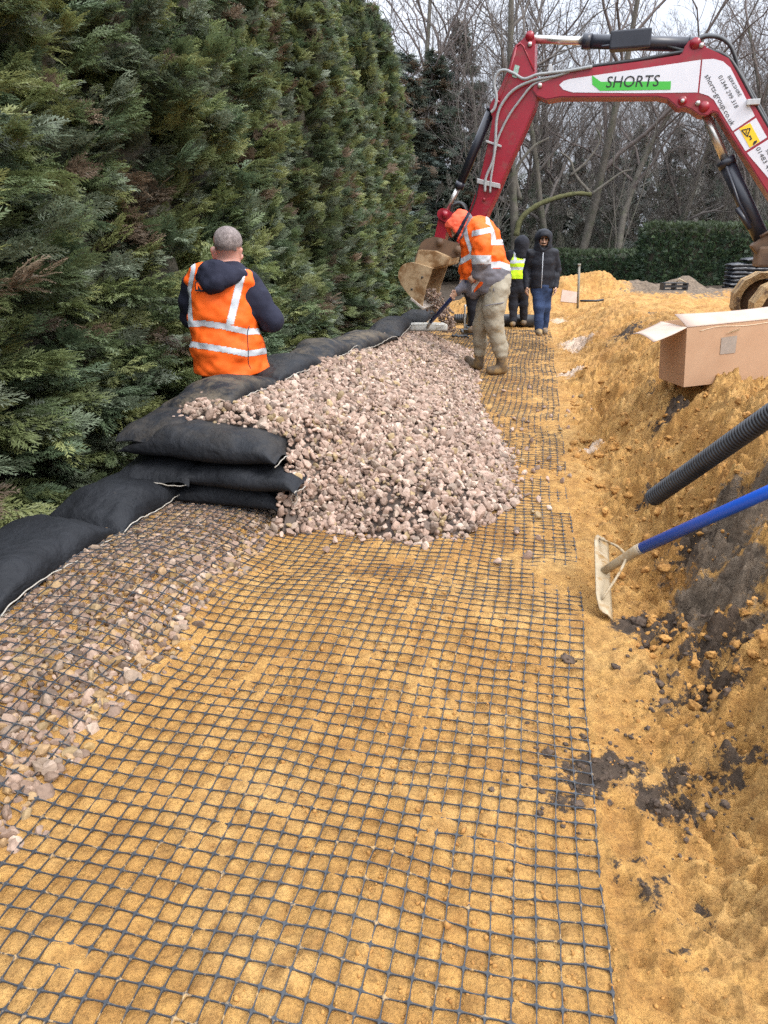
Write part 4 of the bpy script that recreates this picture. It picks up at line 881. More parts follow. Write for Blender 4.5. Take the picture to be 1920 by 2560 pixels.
# ---- worker raking
def worker():
    D0 = 9.2; P = lambda x, y, dd=0.0: pd(*Z2(x, y), D0+dd)
    b = P(960, 1500); base = np.array([b[0], b[1], float(H0(b[0], b[1]))])
    root = thing('person', base, 'bending man in an orange hooded jacket and beige trousers raking the gravel', 'person')
    fc = nm(-RT*.85+HD*.15); hc = P(645, 235, 0)
    w1, w2 = P(800, 640, -.17), P(640, 790, .02)               # wrists
    S = SDF(.03); hf = nm(-RT*.75-ZU*.75-HD*.1); face(S, hc, hf, nm(ZU*.7-RT*.6), .092); S.cap(hc+RT*.03, P(790, 280), .06, .07)
    S.chain([P(830, 290), P(880, 500), P(950, 720)], [.11, .13, .13], flat=HD, fl=1.3)
    e1, e2 = P(845, 480, -.24), P(720, 640, .20)
    S.chain([P(860, 300, -.2), e1, w1], [.055, .045, .032]); S.chain([P(800, 330, .18), e2, w2], [.055, .045, .032])
    h1, t1 = P(795, 618, -.16), P(372, 1082, .55); ax = nm(t1-h1)
    hand(S, w1+(0), nm(-RT*.6-ZU*.6), nm(-HD*-.6-RT*.2-ZU*.2), 1, 1.0, 1.1); hand(S, w2, nm(-RT*.75-ZU*.55-HD*.1), nm(HD*-.7+RT*.1-ZU*.4), 1, .95, 1.1)
    k1, a1, k2, a2 = P(948, 1050, -.06), P(1012, 1370, -.02), P(830, 1060, .14), P(826, 1380, .22)
    S.chain([P(985, 760, -.08), k1, a1], [.09, .065, .045]); S.chain([P(930, 760, .10), k2, a2], [.09, .065, .045]); S.cap(a1, a1-ZU*.06, .04, .035); S.cap(a2, a2-ZU*.05, .04, .035)
    V, F = S.nets(.0085, .04); put('body', V, F, M_SKT, root)
    m = MB(); c = hc+hf*.07-nm(ZU*.7-RT*.6)*.05; Nn = vnormals(V, F); C = V[F].mean(1); q = (C-hc)@hf; u = (C-hc)@nm(nm(ZU*.7-RT*.6)); v, f = subset(V, F, (q > .02) & (u < -.035) & (u > -.14) & (np.linalg.norm(C-hc, axis=1) < .16), .004, Nn); put('beard', v, f, M_BEARD, root)
    # jacket
    S = SDF(.06); S.chain([P(815, 255), P(832, 340), P(862, 480), P(905, 620), P(945, 740)], [.150, .178, .195, .192, .175], flat=RT, fl=1.30)
    S.cap(P(735, 560, .02), P(770, 780, .05), .10, .10)
    S.chain([P(850, 285, -.16), P(845, 400, -.23), P(838, 500, -.24), P(802, 640, -.18)], [.105, .105, .085, .058]); S.chain([P(790, 330, .14), P(715, 600, .2), P(735, 690, .14), P(648, 782, .03)], [.10, .085, .08, .055])
    a_, b_ = P(745, 860), P(1100, 690); t = nm(b_-a_); nrm = nm(np.cross(HD, t)); nrm = nrm if nrm[2] < 0 else -nrm
    def clip(x, y, z):
        h = (x-a_[0])*nrm[0]+(y-a_[1])*nrm[1]+(z-a_[2])*nrm[2]; near = ((x-P(720, 760, .1)[0])**2+(y-P(720, 760, .1)[1])**2+(z-P(690, 740, .1)[2])**2) < .2**2
        return np.where(near, -1, h)
    XY = lambda px, py: ((px-960)/.28933, (py-500)/.28933)
    ax_s, ax_e = P(838, 500, -.24), P(802, 640, -.18)
    def arm(C): d = C-CAM; return ((C-base)@HD) < -.165
    def armz(C, x, y): return ((C-CAM)@HD < D0-.17) & (x > 745) & (x < 925)
    def grey(px, py, C):
        x, y = XY(px, py); hem = y > np.interp(x, [700, 850, 900, 1075, 1110], [870, 735, 590, 590, 600]); cuff = armz(C, x, y) & (y > 555); farf = (x < 775) & (y > 690) & (y < 860)
        return (hem & ~(armz(C, x, y) & (y < 640))) | cuff | farf
    def refl(px, py, C):
        x, y = XY(px, py); am = armz(C, x, y)
        lower = (~am) & (np.abs(y-np.interp(x, [700, 850, 905, 1000, 1080], [850, 650, 565, 556, 585])) < 28) & (x > 760)
        sl = am & (((y > 478) & (y < 553)) | (np.abs(y-np.interp(x, [770, 900], [290, 262])) < 24))
        front = (~am) & (np.abs(x-np.interp(y, [250, 330, 420, 470], [700, 715, 745, 765])) < 18) & (y > 240) & (y < 480)
        fr2 = (~am) & (x < 790) & (np.abs(y-np.interp(x, [670, 790], [530, 460])) < 26); back = (~am) & (x > 880) & (np.abs(x-np.interp(y, [180, 270, 350], [890, 935, 950])) < 20) & (y < 370); bk2 = (~am) & (x > 915) & (np.abs(y-365) < 24)
        return lower | sl | front | fr2 | back | bk2
    garment('jacket', S, .0085, M_ORG, root, .014, 8, 31, clip, [('reflective_strip', M_REF, refl), ('grey_panel', M_GRYC, grey)])
    # hood
    S = SDF(.04); S.chain([P(625, 225), P(668, 185)], [.128, .128], flat=HD, fl=.9); S.chain([P(690, 210), P(740, 245), P(800, 270)], [.115, .10, .11]); S.cap(P(605, 255), P(640, 300), .09, .075)
    oc = hc+hf*.14; S.cap(oc-hf*.02, oc+hf*.14, .088, .095, sub=True)
    def navy(px, py, C): x, y = XY(px, py); return (x+.55*(y-100) > 725) & (x+.5*(y-100) < 752)
    def gr2(px, py, C): x, y = XY(px, py); return x+.40*(y-160) > 726
    garment('hood', S, .0085, M_PINK, root, .013, 12, 12, None, [('hood_stripe', M_NAVY, navy), ('hood_back', M_GRYC, gr2)])
    # trousers
    S = SDF(.05); S.cap(P(985, 690, 0), P(970, 770, 0), .165, .165, flat=HD, fl=1.1); S.chain([P(975, 770, -.07), P(950, 930, -.08), P(948, 1060, -.06), P(985, 1210, -.04), P(1008, 1310, -.02)], [.150, .138, .116, .092, .082]); S.cap(P(1006, 1290, -.02), P(1010, 1330, -.02), .095, .075)
    S.chain([P(940, 770, .09), P(880, 930, .12), P(835, 1080, .15), P(830, 1230, .2), P(828, 1320, .22)], [.135, .115, .098, .082, .075])
    garment('trousers', S, .009, M_BEI, root, .0085, 10, 41)
    m = MB(); m.tube(catmull([P(870, 915, -.235), P(950, 900, -.245), P(1020, 890, -.22), P(1050, 870, -.16)], 5), .006, 6); m.tube([P(945, 730, -.17), P(950, 790, -.235)], .007, 6); m.build('pocket_flap', M_GRYC, root, base)
    S = SDF(.02); S.cap(P(1010, 1325, -.02), P(1012, 1345, -.02), .068, .064); garment('sock', S, .009, M_BLKC, root, .004)
    boots(root, M_BOOT, base[2]+.004, [P(1014, 1350, -.02), P(1014, 1430, -.02)], [P(1035, 1462, .0), P(970, 1470, -.03), P(915, 1474, -.05)], .058)
    fz = P(760, 1440, .2)[2]-.08
    boots(root, M_BOOT, fz, [P(826, 1330, .22), P(822, 1410, .22)], [P(820, 1435, .22), P(765, 1415, .28), P(722, 1375, .36)], .056)
    # the rake in his hands is a thing of its own
    pl = pz(*Z2(375, 1130), 10.35); pt = pz(*Z2(375, 1075), 10.45)
    e = pz(*Z2(545, 1100), 10.35)-pz(*Z2(203, 1100), 10.45); jn = pd(*Z2(395, 1062), D0+.78)
    pl = pd(*Z2(375, 1132), D0+.98)
    rake('rake', pl, nm(pd(*Z2(550, 1130), D0+.95)-pd(*Z2(205, 1130), D0+1.0)), nm(ZU-HD*.2), float(np.linalg.norm(pd(*Z2(550, 1130), D0+.95)-pd(*Z2(205, 1130), D0+1.0))), .115, jn, jn+(P(800, 612, -.17)-jn)*1.03, .027, 'dark blue handled rake with a white blade held by the bending man', M_DBLUE, M_ALU)
worker()
# ---- the three farther men
def stander(D0, J, label, jac, tro, boot, skin, facing, hem, vest=None, mirror=1, seedn=1, det=True, hooded=True):
    P = lambda p, dd=0.0: pd(*Z2(p[0], p[1]), D0+dd+(p[2] if len(p) > 2 else 0))
    b = P(J['base']); base = np.array([b[0], b[1], float(ground(np.array(b[0]), np.array(b[1])))]); root = thing('person', base, label, 'person')
    f = facing; hc = P(J['head']); h = .0115; up = ZU
    S = SDF(.03); face(S, hc, f, ZU, .092); S.cap(hc-ZU*.08, P(J['neck']), .055, .06); S.chain([P(J['neck'])-ZU*.16, P(J['waist'])], [.10, .11], flat=RT, fl=1.3)
    for a in 'lr':
        sh, el, wr = P(J['s'+a]), P(J['e'+a]), P(J['w'+a]); S.chain([sh, el, wr], [.05, .042, .030]); hand(S, wr, nm(wr-el)*.9-ZU*.2, RT*(1 if a == 'l' else -1), 1 if a == 'l' else -1, .35)
        S.chain([P(J['h'+a]), P(J['k'+a]), P(J['a'+a])], [.08, .058, .042]); S.cap(P(J['a'+a])-ZU*.04, P(J['a'+a])-ZU*.05+f*.12, .038, .032)
    V, F = S.nets(.009, .04); put('body', V, F, skin, root)
    if det:
        Nn = vnormals(V, F); C = V[F].mean(1); q = (C-hc)@f; u = C[:, 2]-hc[2]; s = np.abs((C-hc)@np.cross(f, ZU))
        near = np.linalg.norm(C-hc, axis=1) < .17
        k = near & (q > .03) & (((u < -.066) & (u > -.15)) | ((np.abs(u+.038) < .009) & (s < .034))) & ~((np.abs(u+.056) < .009) & (s < .022)); v, ff = subset(V, F, k, .003, Nn); put('beard', v, ff, M_BEARD, root)
        k = near & (q > .06) & (np.abs(u-.030) < .009) & (s > .012) & (s < .05); v, ff = subset(V, F, k, .003, Nn)
        if len(v): put('eyebrows', v, ff, M_BEARD, root)
        m = MB(); sd = np.cross(f, ZU)
        for sg in (-1, 1): m = MB(); m.ball(hc+ZU*.008+f*.088+sd*sg*.032, .012, 1); m.build('eye', M_BEARD, root, base)
    S = SDF(.028); w = J.get('w_', 1.0); S.chain([P(J['neck'], 0)-ZU*.06, P(J['waist'])*.5+P(J['neck'])*.5, P(J['waist']), P(J['hem'])], [.135*w, .150*w, .152*w, .155*w], flat=RT, fl=1.42)
    for a in 'lr': S.chain([P(J['s'+a]), P(J['e'+a]), P(J['w'+a])], [.076, .064, .050])
    hz = P(J['hem'])[2]
    near_arm = lambda x, y, z: -1
    cl = lambda x, y, z: np.where(np.abs((x-base[0])*RT[0]+(y-base[1])*RT[1]) < .26*w, hz-z, -1)
    garment('jacket', S, .011, jac, root, .008, 9, seedn, cl)
    S = SDF(.05); hs = 1.0
    if hooded:
        S.cap(hc+ZU*.04-f*.02, hc-ZU*.07-f*.01, .142, .135, flat=f, fl=1.1); S.cap(hc-ZU*.15-f*.02, hc-ZU*.19-f*.02, .12, .13, flat=RT, fl=1.25); S.chain([hc-ZU*.13-RT*.09, hc-ZU*.15+f*.05, hc-ZU*.13+RT*.09], [.05, .06, .05]); S.cap(hc+ZU*.085+f*.085, hc+ZU*.075+f*.10, .07, .06, flat=RT, fl=1.2)
        oc = hc+f*.08-ZU*.012; S.cap(oc+ZU*.015, oc-ZU*.055, .082, .066, sub=True, k=.01); S.cap(oc+f*.08+ZU*.0, oc+f*.10-ZU*.06, .078, .07, sub=True); S.cap(hc, hc-ZU*.06+f*.02, .093, .08, sub=True)
        garment('hood', S, .0105, jac, root, .005, 12, seedn+3)
    if vest is not None:
        S = SDF(.05); S.chain([P(J['neck'])-ZU*.07, P(J['waist'])*.5+P(J['neck'])*.5, P(J['waist']), P(J['vhem'])], [.145*w, .165*w, .168*w, .172*w], flat=RT, fl=1.42); vz = P(J['vhem'])[2]
        def bands(px, py, C): x, y = (px-960)/.28933, (py-500)/.28933; return (np.abs(y-533) < 13) | (np.abs(y-593) < 13) | ((np.abs(x-1133) < 11) & (y < 530)) | ((np.abs(x-1215) < 10) & (y < 530))
        garment('vest', S, .0105, vest, root, .006, 8, seedn+5, lambda x, y, z: vz-z, [('reflective_strip', M_REF, bands)])
    else:
        m = MB(); fr = -HD; m.tube([P(J['neck'], -.215*w)-ZU*.05, P(J['waist'], -.235*w), P(J['hem'], -.235*w)], .006, 6); m.build('zip', M_REF, root, base)
    S = SDF(.05); S.chain([P(J['waist']), P(J['hl'])*.5+P(J['hr'])*.5], [.14, .14], flat=RT, fl=1.15)
    for a in 'lr': S.chain([P(J['h'+a]), P(J['k'+a]), P(J['a'+a])], [.105, .085, .072])
    garment('jeans' if tro is M_JEAN else 'trousers', S, .011, tro, root, .008, 10, seedn+9)
    for a in 'lr':
        an = P(J['a'+a]); gz = float(ground(np.array(an[0]), np.array(an[1]))); fl_ = f*.17
        A = np.array([an[0], an[1], gz]); A[2] = max(gz, an[2]-.11)
        boots(root, boot, A[2], [A+ZU*.15, A+ZU*.08], [A+ZU*.045-f*.05, A+ZU*.045+f*.05, A+ZU*.040+fl_], .052, .011)
    return root
J = dict(base=(1350, 1165), head=(1378, 352), neck=(1378, 425), waist=(1365, 660), hem=(1360, 762), sl=(1268, 462), sr=(1470, 462), el=(1234, 610, .05), er=(1497, 610, .05), wl=(1232, 752, -.06), wr=(1482, 752, -.06),
         hl=(1325, 770), hr=(1402, 770), kl=(1338, 930, -.1), kr=(1392, 930, 0), al=(1338, 1105, -.16), ar=(1384, 1095, .05), w_=.93)
stander(12.0, J, 'man in a dark hooded jacket and blue jeans walking towards the camera', M_BLKC, M_JEAN, M_BOOTT, M_SKT, nm(-HD-RT*.1), 0, None, 1, 51)
J = dict(base=(1160, 1085), head=(1190, 392), neck=(1178, 445), waist=(1160, 650), hem=(1158, 745), sl=(1095, 465), sr=(1255, 465), el=(1080, 590), er=(1270, 590), wl=(1085, 700, .15), wr=(1255, 700, .15),
         hl=(1118, 770), hr=(1206, 770), kl=(1116, 910), kr=(1206, 900, .05), al=(1114, 1040, -.05), ar=(1208, 1030, .1), vhem=(1158, 680), w_=.86)
stander(14.4, J, 'man in a yellow vest and dark hood walking away behind the man in jeans', M_DKT, M_DKT, M_BOOTT, M_SKT, nm(HD+RT*.15), 0, M_YEL, 1, 61, False)
J = dict(base=(800, 1115), head=(800, 400), neck=(790, 460), waist=(775, 690), hem=(775, 780), sl=(712, 490), sr=(850, 490), el=(700, 620), er=(865, 620), wl=(740, 740, -.15), wr=(850, 740, -.15),
         hl=(745, 790), hr=(830, 790), kl=(770, 950), kr=(830, 950), al=(775, 1080), ar=(835, 1080), w_=.95)
stander(12.4, J, 'person in dark clothes mostly hidden behind the bending man with the rake', M_NAVY, M_DKT, M_BOOT, M_SKT, nm(-HD-RT*.5), 0, None, 1, 71, False)
# ================================================================== EXCAVATOR
EY = math.radians(18); EU = math.cos(EY)*RT-math.sin(EY)*HD; EN = math.cos(EY)*HD+math.sin(EY)*RT
EQ = pd(1110, 600, 10.7)
def ex_(px, py, off=0.0):
    r = ray(px, py); return CAM+r*(np.dot(EQ+off*EN-CAM, EN)/np.dot(r, EN))
E1 = lambda x, y, off=0.0: ex_(960+x*.57866, 40+y*.57866, off)
E2 = lambda x, y, off=0.0: ex_(960+x*.28933, 500+y*.28933, off)
E5 = lambda x, y, off=0.0: ex_(1660+x*.2802, 100+y*.2802, off)
M_RED = simple('red_paint', (.25, .009, .020), (.32, .014, .028), 3, .32, dirt=(.15, .055, .04), dirt_at=(.54, .78), dscale=5, coat=.15)
M_WHT = simple('white_panel', (.60, .60, .635), (.66, .66, .69), 2, .4, dirt=(.40, .37, .35), dirt_at=(.58, .82), dscale=3)
M_CHR = simple('cylinder_rod', (.55, .52, .46), (.62, .60, .56), 6, .32, metal=.85); M_CYL = simple('cylinder_black', (.014, .015, .022), (.025, .027, .036), 5, .35, dirt=(.2, .13, .07), dirt_at=(.66, .8), dscale=5)
M_HOSE = simple('grey_hose', (.22, .23, .23), (.32, .33, .33), 30, .6); M_BHOSE = simple('black_hose', (.012, .013, .014), (.03, .03, .03), 20, .45)
M_BUCK = simple('bucket_steel', (.30, .20, .105), (.42, .30, .17), 4, .6, bs=40, dirt=(.17, .085, .028), dirt_at=(.44, .62), dscale=6); M_EARS = simple('rusty_brown_steel', (.085, .05, .03), (.17, .10, .055), 7, .7, bs=40)
M_EDGE = simple('worn_edge', (.42, .36, .30), (.58, .52, .46), 14, .4, metal=.3); M_PIN = simple('steel_pin', (.42, .41, .40), (.55, .54, .52), 30, .35, metal=.5)
M_GRN = simple('green_vinyl', (.055, .42, .045), None, rough=.4); M_INK = simple('black_vinyl', (.012, .012, .012), None, rough=.5); M_YLAB = simple('yellow_vinyl', (.85, .52, .015), None, rough=.4)
M_MUD = simple('muddy_track', (.30, .18, .07), (.46, .31, .15), 9, .9, bs=30, bst=.8, bd=.03, dirt=(.10, .06, .035), dirt_at=(.5, .62), dscale=6)
M_GLASS = simple('cab_glass', (.02, .025, .03), None, rough=.08)
def text_on(s, p0, p1, up, name, mat, root, O, shear=0.0, depth=.0015):
    cu = bpy.data.curves.new(name, 'FONT'); cu.body = s; cu.size = 1; cu.shear = shear; cu.resolution_u = 3
    t = bpy.data.objects.new(name, cu); COL.objects.link(t); dg = bpy.context.evaluated_depsgraph_get(); dg.update()
    me = bpy.data.meshes.new_from_object(t.evaluated_get(dg)); bpy.data.objects.remove(t)
    v = np.array([q.co[:] for q in me.vertices]); mn = v.min(0); mxx = v.max(0); cap = .70
    w = mxx[0]-mn[0]; ex = (p1-p0)/w; ey = up/cap
    P = p0+(v[:, :1]-mn[0])*ex+v[:, 1:2]*ey-O
    for i, q in enumerate(me.vertices): q.co = P[i]
    me.update(); o = link(name, me, mat, root); return o
def excavator():
    gz = .52; tc = ex_(1862, 700, -.85)+EU*.12; O = np.array([*(tc+EU*1.4+EN*.85)[:2], gz])
    root = thing('excavator', O, 'red and white tracked excavator reaching over the gravel with a tan bucket', 'excavator')
    B = lambda m, n, mat, bev=0.0, par=None: m.build(n, mat, root if par is None else par, O, bevel=bev)
    W = .17
    out = [(648, 292), (668, 268), (715, 250), (900, 222), (1100, 196), (1285, 166), (1300, 130), (1318, 106), (1340, 96), (1365, 102), (1395, 136), (1440, 156), (1490, 182), (1525, 243), (1590, 365), (1659, 485), (1760, 670), (1850, 850), (1900, 960),
           (1890, 1010), (1850, 1020), (1790, 960), (1659, 768), (1580, 642), (1500, 520), (1440, 418), (1420, 412), (1395, 430), (1360, 427), (1330, 405), (1300, 392), (1272, 402), (1252, 382), (1225, 358), (1180, 349), (760, 351), (700, 362), (660, 347), (640, 320)]
    m = MB(); m.prism([E1(x, y, -W) for x, y in out], EN*2*W); boom = B(m, 'boom', M_RED, .012)
    pan = {'white_panel': [[(757, 298), (775, 281), (802, 272), (1000, 243), (1369, 189), (1355, 330), (1100, 333), (815, 330), (775, 318)], [(1376, 188), (1425, 185), (1465, 196), (1497, 224), (1602, 432), (1507, 497), (1425, 362), (1400, 344), (1362, 332)],
                           [(1607, 440), (1655, 524), (1562, 584), (1512, 503)], [(1660, 533), (1790, 770), (1800, 850), (1740, 800), (1650, 688), (1568, 592)]]}
    for pl in pan['white_panel']: m = MB(); m.prism([E1(x, y, -W-.004) for x, y in pl], EN*.003); B(m, 'white_panel', M_WHT, par=boom)
    of = -W-.0045
    m = MB(); m.prism([E1(x, y, of-.0025) for x, y in ((899, 256), (937, 284), (1240, 282), (1238, 318), (934, 323), (900, 296))], EN*.002); B(m, 'green_flash', M_GRN, par=boom)
    P = lambda x, y: E1(x, y, of-.005)
    text_on('SHORTS', P(958, 309), P(1184, 303), P(966, 260)-P(956, 309), 'lettering', M_INK, boom, O)
    Q = lambda x, y: E5(x, y, of-.003)
    def down(s, x0, y0, x1, y1, h):
        d = np.array([x1-x0, y1-y0], float); d /= np.linalg.norm(d); text_on(s, Q(x0, y0), Q(x1, y1), Q(x0+d[1]*h, y0-d[0]*h)-Q(x0, y0), 'lettering', M_INK, boom, O)
    down('shorts-group.co.uk', 362, 322, 597, 768, 50); down('01344 299 318', 482, 328, 634, 612, 40); down('BERKSHIRE', 566, 328, 668, 506, 32); down('01483 418', 818, 968, 945, 1208, 42); down('SURREY', 905, 985, 985, 1130, 32)
    m = MB(); m.prism([Q(672, 790), Q(768, 738), Q(858, 905), Q(765, 960)], EN*.002); lb = B(m, 'warning_label', M_YLAB, par=boom)
    m = MB(); Q2 = lambda x, y: E5(x, y, of-.0065)
    T3 = [(692, 806), (770, 788), (744, 862)]
    for a, b in zip(T3, T3[1:]+T3[:1]): a3, b3 = Q2(*a), Q2(*b); t = nm(np.cross(b3-a3, EN))*.006; m.prism([a3-t, a3+t, b3+t, b3-t], EN*.001)
    for pl in ([(730, 808), (744, 806), (736, 826), (746, 824), (734, 846), (738, 830), (728, 832)], [(800, 905), (826, 893), (832, 908), (806, 934), (792, 936)], [(752, 860), (772, 848), (788, 884), (768, 896), (763, 886), (774, 880), (766, 862), (758, 868)]):
        m.prism([Q2(*p) for p in pl], EN*.001)
    B(m, 'warning_symbol', M_INK, par=boom)
    # dipper arm
    A = .135; ao = [(612, 84), (630, 72), (648, 82), (652, 104), (650, 240), (668, 285), (668, 330), (650, 395), (600, 510), (540, 640), (490, 760), (435, 880), (400, 960), (345, 1012), (315, 1002), (318, 970), (345, 900), (385, 790), (405, 740), (455, 520), (468, 440), (455, 398), (460, 374), (480, 352), (505, 300), (540, 220), (562, 130), (598, 100)]
    m = MB(); m.prism([E1(x, y, -A) for x, y in ao], EN*2*A); arm = B(m, 'dipper_arm', M_RED, .012)
    m = MB()
    for pl in ([(574, 128), (545, 240), (505, 345), (490, 385)], [(572, 132), (590, 118), (602, 130), (648, 236)]): m.tube([E1(x, y, -A-.002) for x, y in pl], .011, 6)
    m.build('weld_rib', M_RED, arm, O)
    m = MB(); m.prism([E1(x, y, -A-.004) for x, y in ((566, 210), (586, 216), (574, 268), (554, 262))], EN*.003); B(m, 'green_label', simple('label_green', (.10, .26, .17), (.45, .55, .48), 60, .5), par=arm)
    m = MB()
    for (x, y, o, r) in ((630, 86, -A, .055), (630, 122, -A, .035), (1345, 118, -W, .06), (1372, 126, -W, .03), (673, 300, -W, .032), (1290, 366, -W, .05), (1356, 376, -W, .03), (1383, 392, -W, .06), (492, 372, -A, .022), (432, 792, -A, .02)): m.tube([E1(x, y, o-.02), E1(x, y, o+.02)], r, 20)
    B(m, 'pivot_pins', M_RED); m = MB()
    for (x, y, o, r) in ((630, 122, -A, .026), (1372, 126, -W, .026), (673, 300, -W, .027), (1356, 376, -W, .027), (1290, 366, -W, .022)): m.tube([E1(x, y, o-.028), E1(x, y, o)], r, 14)
    B(m, 'pin_caps', M_PIN)['kind'] = 'stuff'
    # cylinders
    def cyl(name, a, b, c, rr, rb, mat=M_CYL, extra=None):
        m = MB(); m.tube([b, c], rb, 24); m.tube([b-(c-b)*.03, b+(c-b)*.05], rb*1.12, 24); m.tube([c-(c-b)*.04, c+(c-b)*.01], rb*1.05, 20)
        if extra: extra(m)
        o = B(m, name, mat); m = MB(); m.tube([a, b+(c-b)*.02], rr, 20); B(m, 'piston_rod', M_CHR, par=o); return o
    def blk(m): c = (E1(1065, 104)+E1(1065, 112))/2; m.box(c-EN*.03, EU*.235, EN*.10, np.array([0, 0, .098]), .02); m.tube([E1(990, 125, -.1), E1(940, 132, -.1)], .015, 8)
    cyl('arm_cylinder', E1(640, 100), E1(872, 109), E1(1335, 124), .046, .078, extra=blk)
    cyl('bucket_cylinder', E1(262, 856), E1(326, 735), E1(466, 400), .034, .060)
    def fit(m): m.box(E1(1650, 990), nm(E1(1700, 1060)-E1(1620, 960))*.12, EN*.12, np.cross(EN, nm(E1(1700, 1060)-E1(1620, 960)))*.14, .03)
    cyl('boom_cylinder', E1(1385, 415, 0), E1(1478, 630, 0), E1(1642, 985, 0), .050, .092)
    m = MB(); fit(m); m.tube([E1(1625, 955, -.14), E1(1665, 930, -.14), E1(1680, 970, -.14)], .02, 8); m.box(E1(1720, 1040), EU*.3, EN*.2, ZU*.12, .03); B(m, 'cylinder_bracket', M_EARS)
    m = MB(); m.tube([E1(1480, 650, -.13), E1(1530, 800, -.13), E1(1580, 900, -.13)], .018, 8); m.tube([E1(1525, 830, -.14), E1(1580, 920, -.14)], .03, 8); B(m, 'cylinder_pipe', M_CYL)
    # link and bucket
    def strut(m, a, b, w, off, tk):
        d = nm(b-a); p = np.cross(EN, d)*w; n = 8; P = [a+EN*off+math.cos(t)*p-math.sin(t)*d*w for t in np.linspace(0, math.pi, n)]+[b+EN*off-math.cos(t)*p+math.sin(t)*d*w for t in np.linspace(0, math.pi, n)]; m.prism(P, EN*tk)
    m = MB()
    for o in (-.15, .11): strut(m, E1(263, 857), E1(352, 905), .075, o, .045)
    m.tube([E1(263, 857, -.19), E1(263, 857, .19)], .05, 16); B(m, 'tipping_link', M_RED)
    m = MB(); strut(m, E1(268, 866), E1(244, 975), .075, -.10, .20); B(m, 'bucket_link', M_RED)
    bw = .45; prof = [(330, 930), (290, 900), (262, 875), (190, 790), (145, 728), (122, 665), (124, 625), (140, 583), (172, 552), (215, 541), (265, 545), (340, 566), (420, 592)]
    mouth = [(395, 670), (362, 760), (340, 870)]
    m = MB(); c0 = (290, 720)
    for s in (-bw, bw-.02): m.prism([E2(x, y, -bw)+EN*(s+bw) for x, y in prof+mouth], EN*.02)
    n = len(prof); V = []
    for k, (x, y) in enumerate(prof):
        q = (x+(c0[0]-x)*.045, y+(c0[1]-y)*.045); p0, p1 = E2(x, y, -bw), E2(*q, -bw); V += [p0, p0+EN*2*bw, p1, p1+EN*2*bw]
    F = []
    for k in range(n-1): a = 4*k; F += [(a, a+4, a+5, a+1), (a+2, a+3, a+7, a+6)]
    F += [(0, 1, 3, 2), (4*n-4, 4*n-2, 4*n-1, 4*n-3)]; m.add(V, F, False); bk = B(m, 'bucket', M_BUCK)
    m = MB()
    for x, y in ((330, 668), (240, 772)): m.tube([E2(x, y, -bw-.004), E2(x, y, -bw+.01)], .016, 10)
    B(m, 'bucket_holes', M_INK, par=bk)
    m = MB(); ep = E2(330, 930, -bw); et = nm(E2(330, 930, -bw)-E2(300, 880, -bw)); up_ = nm(E2(262, 875, -bw)-E2(330, 930, -bw)); m.box(ep+EN*bw+up_*.09, EN*(bw+.012), up_*.12, np.cross(EN, up_)*.016, .004); B(m, 'cutting_edge', M_EDGE, par=bk)
    m = MB()
    ears = [(262, 548), (268, 500), (295, 425), (320, 370), (360, 335), (430, 318), (480, 325), (530, 345), (660, 378), (700, 430), (668, 490), (560, 500), (430, 600)]
    for o in (-.16, .12): m.prism([E2(x, y, o) for x, y in ears], EN*.04)
    B(m, 'bucket_hanger', M_EARS, .006, par=bk); m = MB(); m.tube([E2(482, 365, -.22), E2(482, 365, .22)], .05, 18); m.tube([E2(640, 430, -.22), E2(640, 430, .22)], .055, 18); B(m, 'hanger_pins', M_EARS, par=bk)['kind'] = 'stuff'
    m = MB(); m.prism([E2(x, y, -.36) for x, y in ((262, 548), (295, 430), (430, 440), (560, 498), (545, 560), (420, 594))], EN*.72); B(m, 'bucket_back', M_BUCK, .01, par=bk)
    # hoses
    def hose(name, pts, off, r, mat):
        m = MB(); m.tube(catmull([E1(x, y, off if np.isscalar(off) else off[i]) for i, (x, y) in enumerate(pts)], 7), r, 9); return B(m, name, mat)
    hose('grey_hose', [(900, 218), (800, 236), (720, 246), (660, 254), (605, 272), (560, 248), (520, 234), (492, 246), (476, 290), (486, 350), (478, 396), (462, 418)], -.19, .019, M_HOSE)
    hose('grey_hose', [(800, 240), (740, 260), (640, 280), (560, 320), (510, 380), (488, 440), (481, 540), (472, 620), (440, 700), (436, 760)], -.18, .018, M_HOSE)
    hose('grey_hose', [(780, 246), (690, 280), (640, 300), (590, 360), (540, 430), (500, 510), (484, 560), (470, 650), (462, 700), (458, 765)], -.17, .015, M_HOSE)
    hose('black_hose', [(448, 545), (425, 580), (418, 640), (408, 720), (395, 790), (372, 850)], -.15, .011, M_BHOSE)
    hose('black_hose', [(290, 850), (300, 818), (330, 810), (352, 835), (362, 870)], -.10, .022, M_BHOSE); hose('black_hose', [(275, 840), (300, 808), (345, 815), (360, 850)], .05, .022, M_BHOSE)
    for k, dy in enumerate((0, 9)): hose('black_hose', [(720, 248+dy), (900, 218+dy), (1100, 190+dy), (1280, 158+dy), (1400, 150+dy), (1480, 176+dy), (1528, 238+dy), (1600, 372), (1680, 515), (1780, 700)], -.10+.07*k, .022, M_BHOSE)
    for k in range(3): hose('black_hose', [(1120, 96+8*k), (1220, 128), (1300, 150), (1335, 140), (1372, 95-3*k), (1440, 92-2*k), (1490, 122-2*k), (1518, 180), (1536, 240), (1600, 352), (1680, 500), (1780, 690)], -.05+.06*k, .021, M_BHOSE)
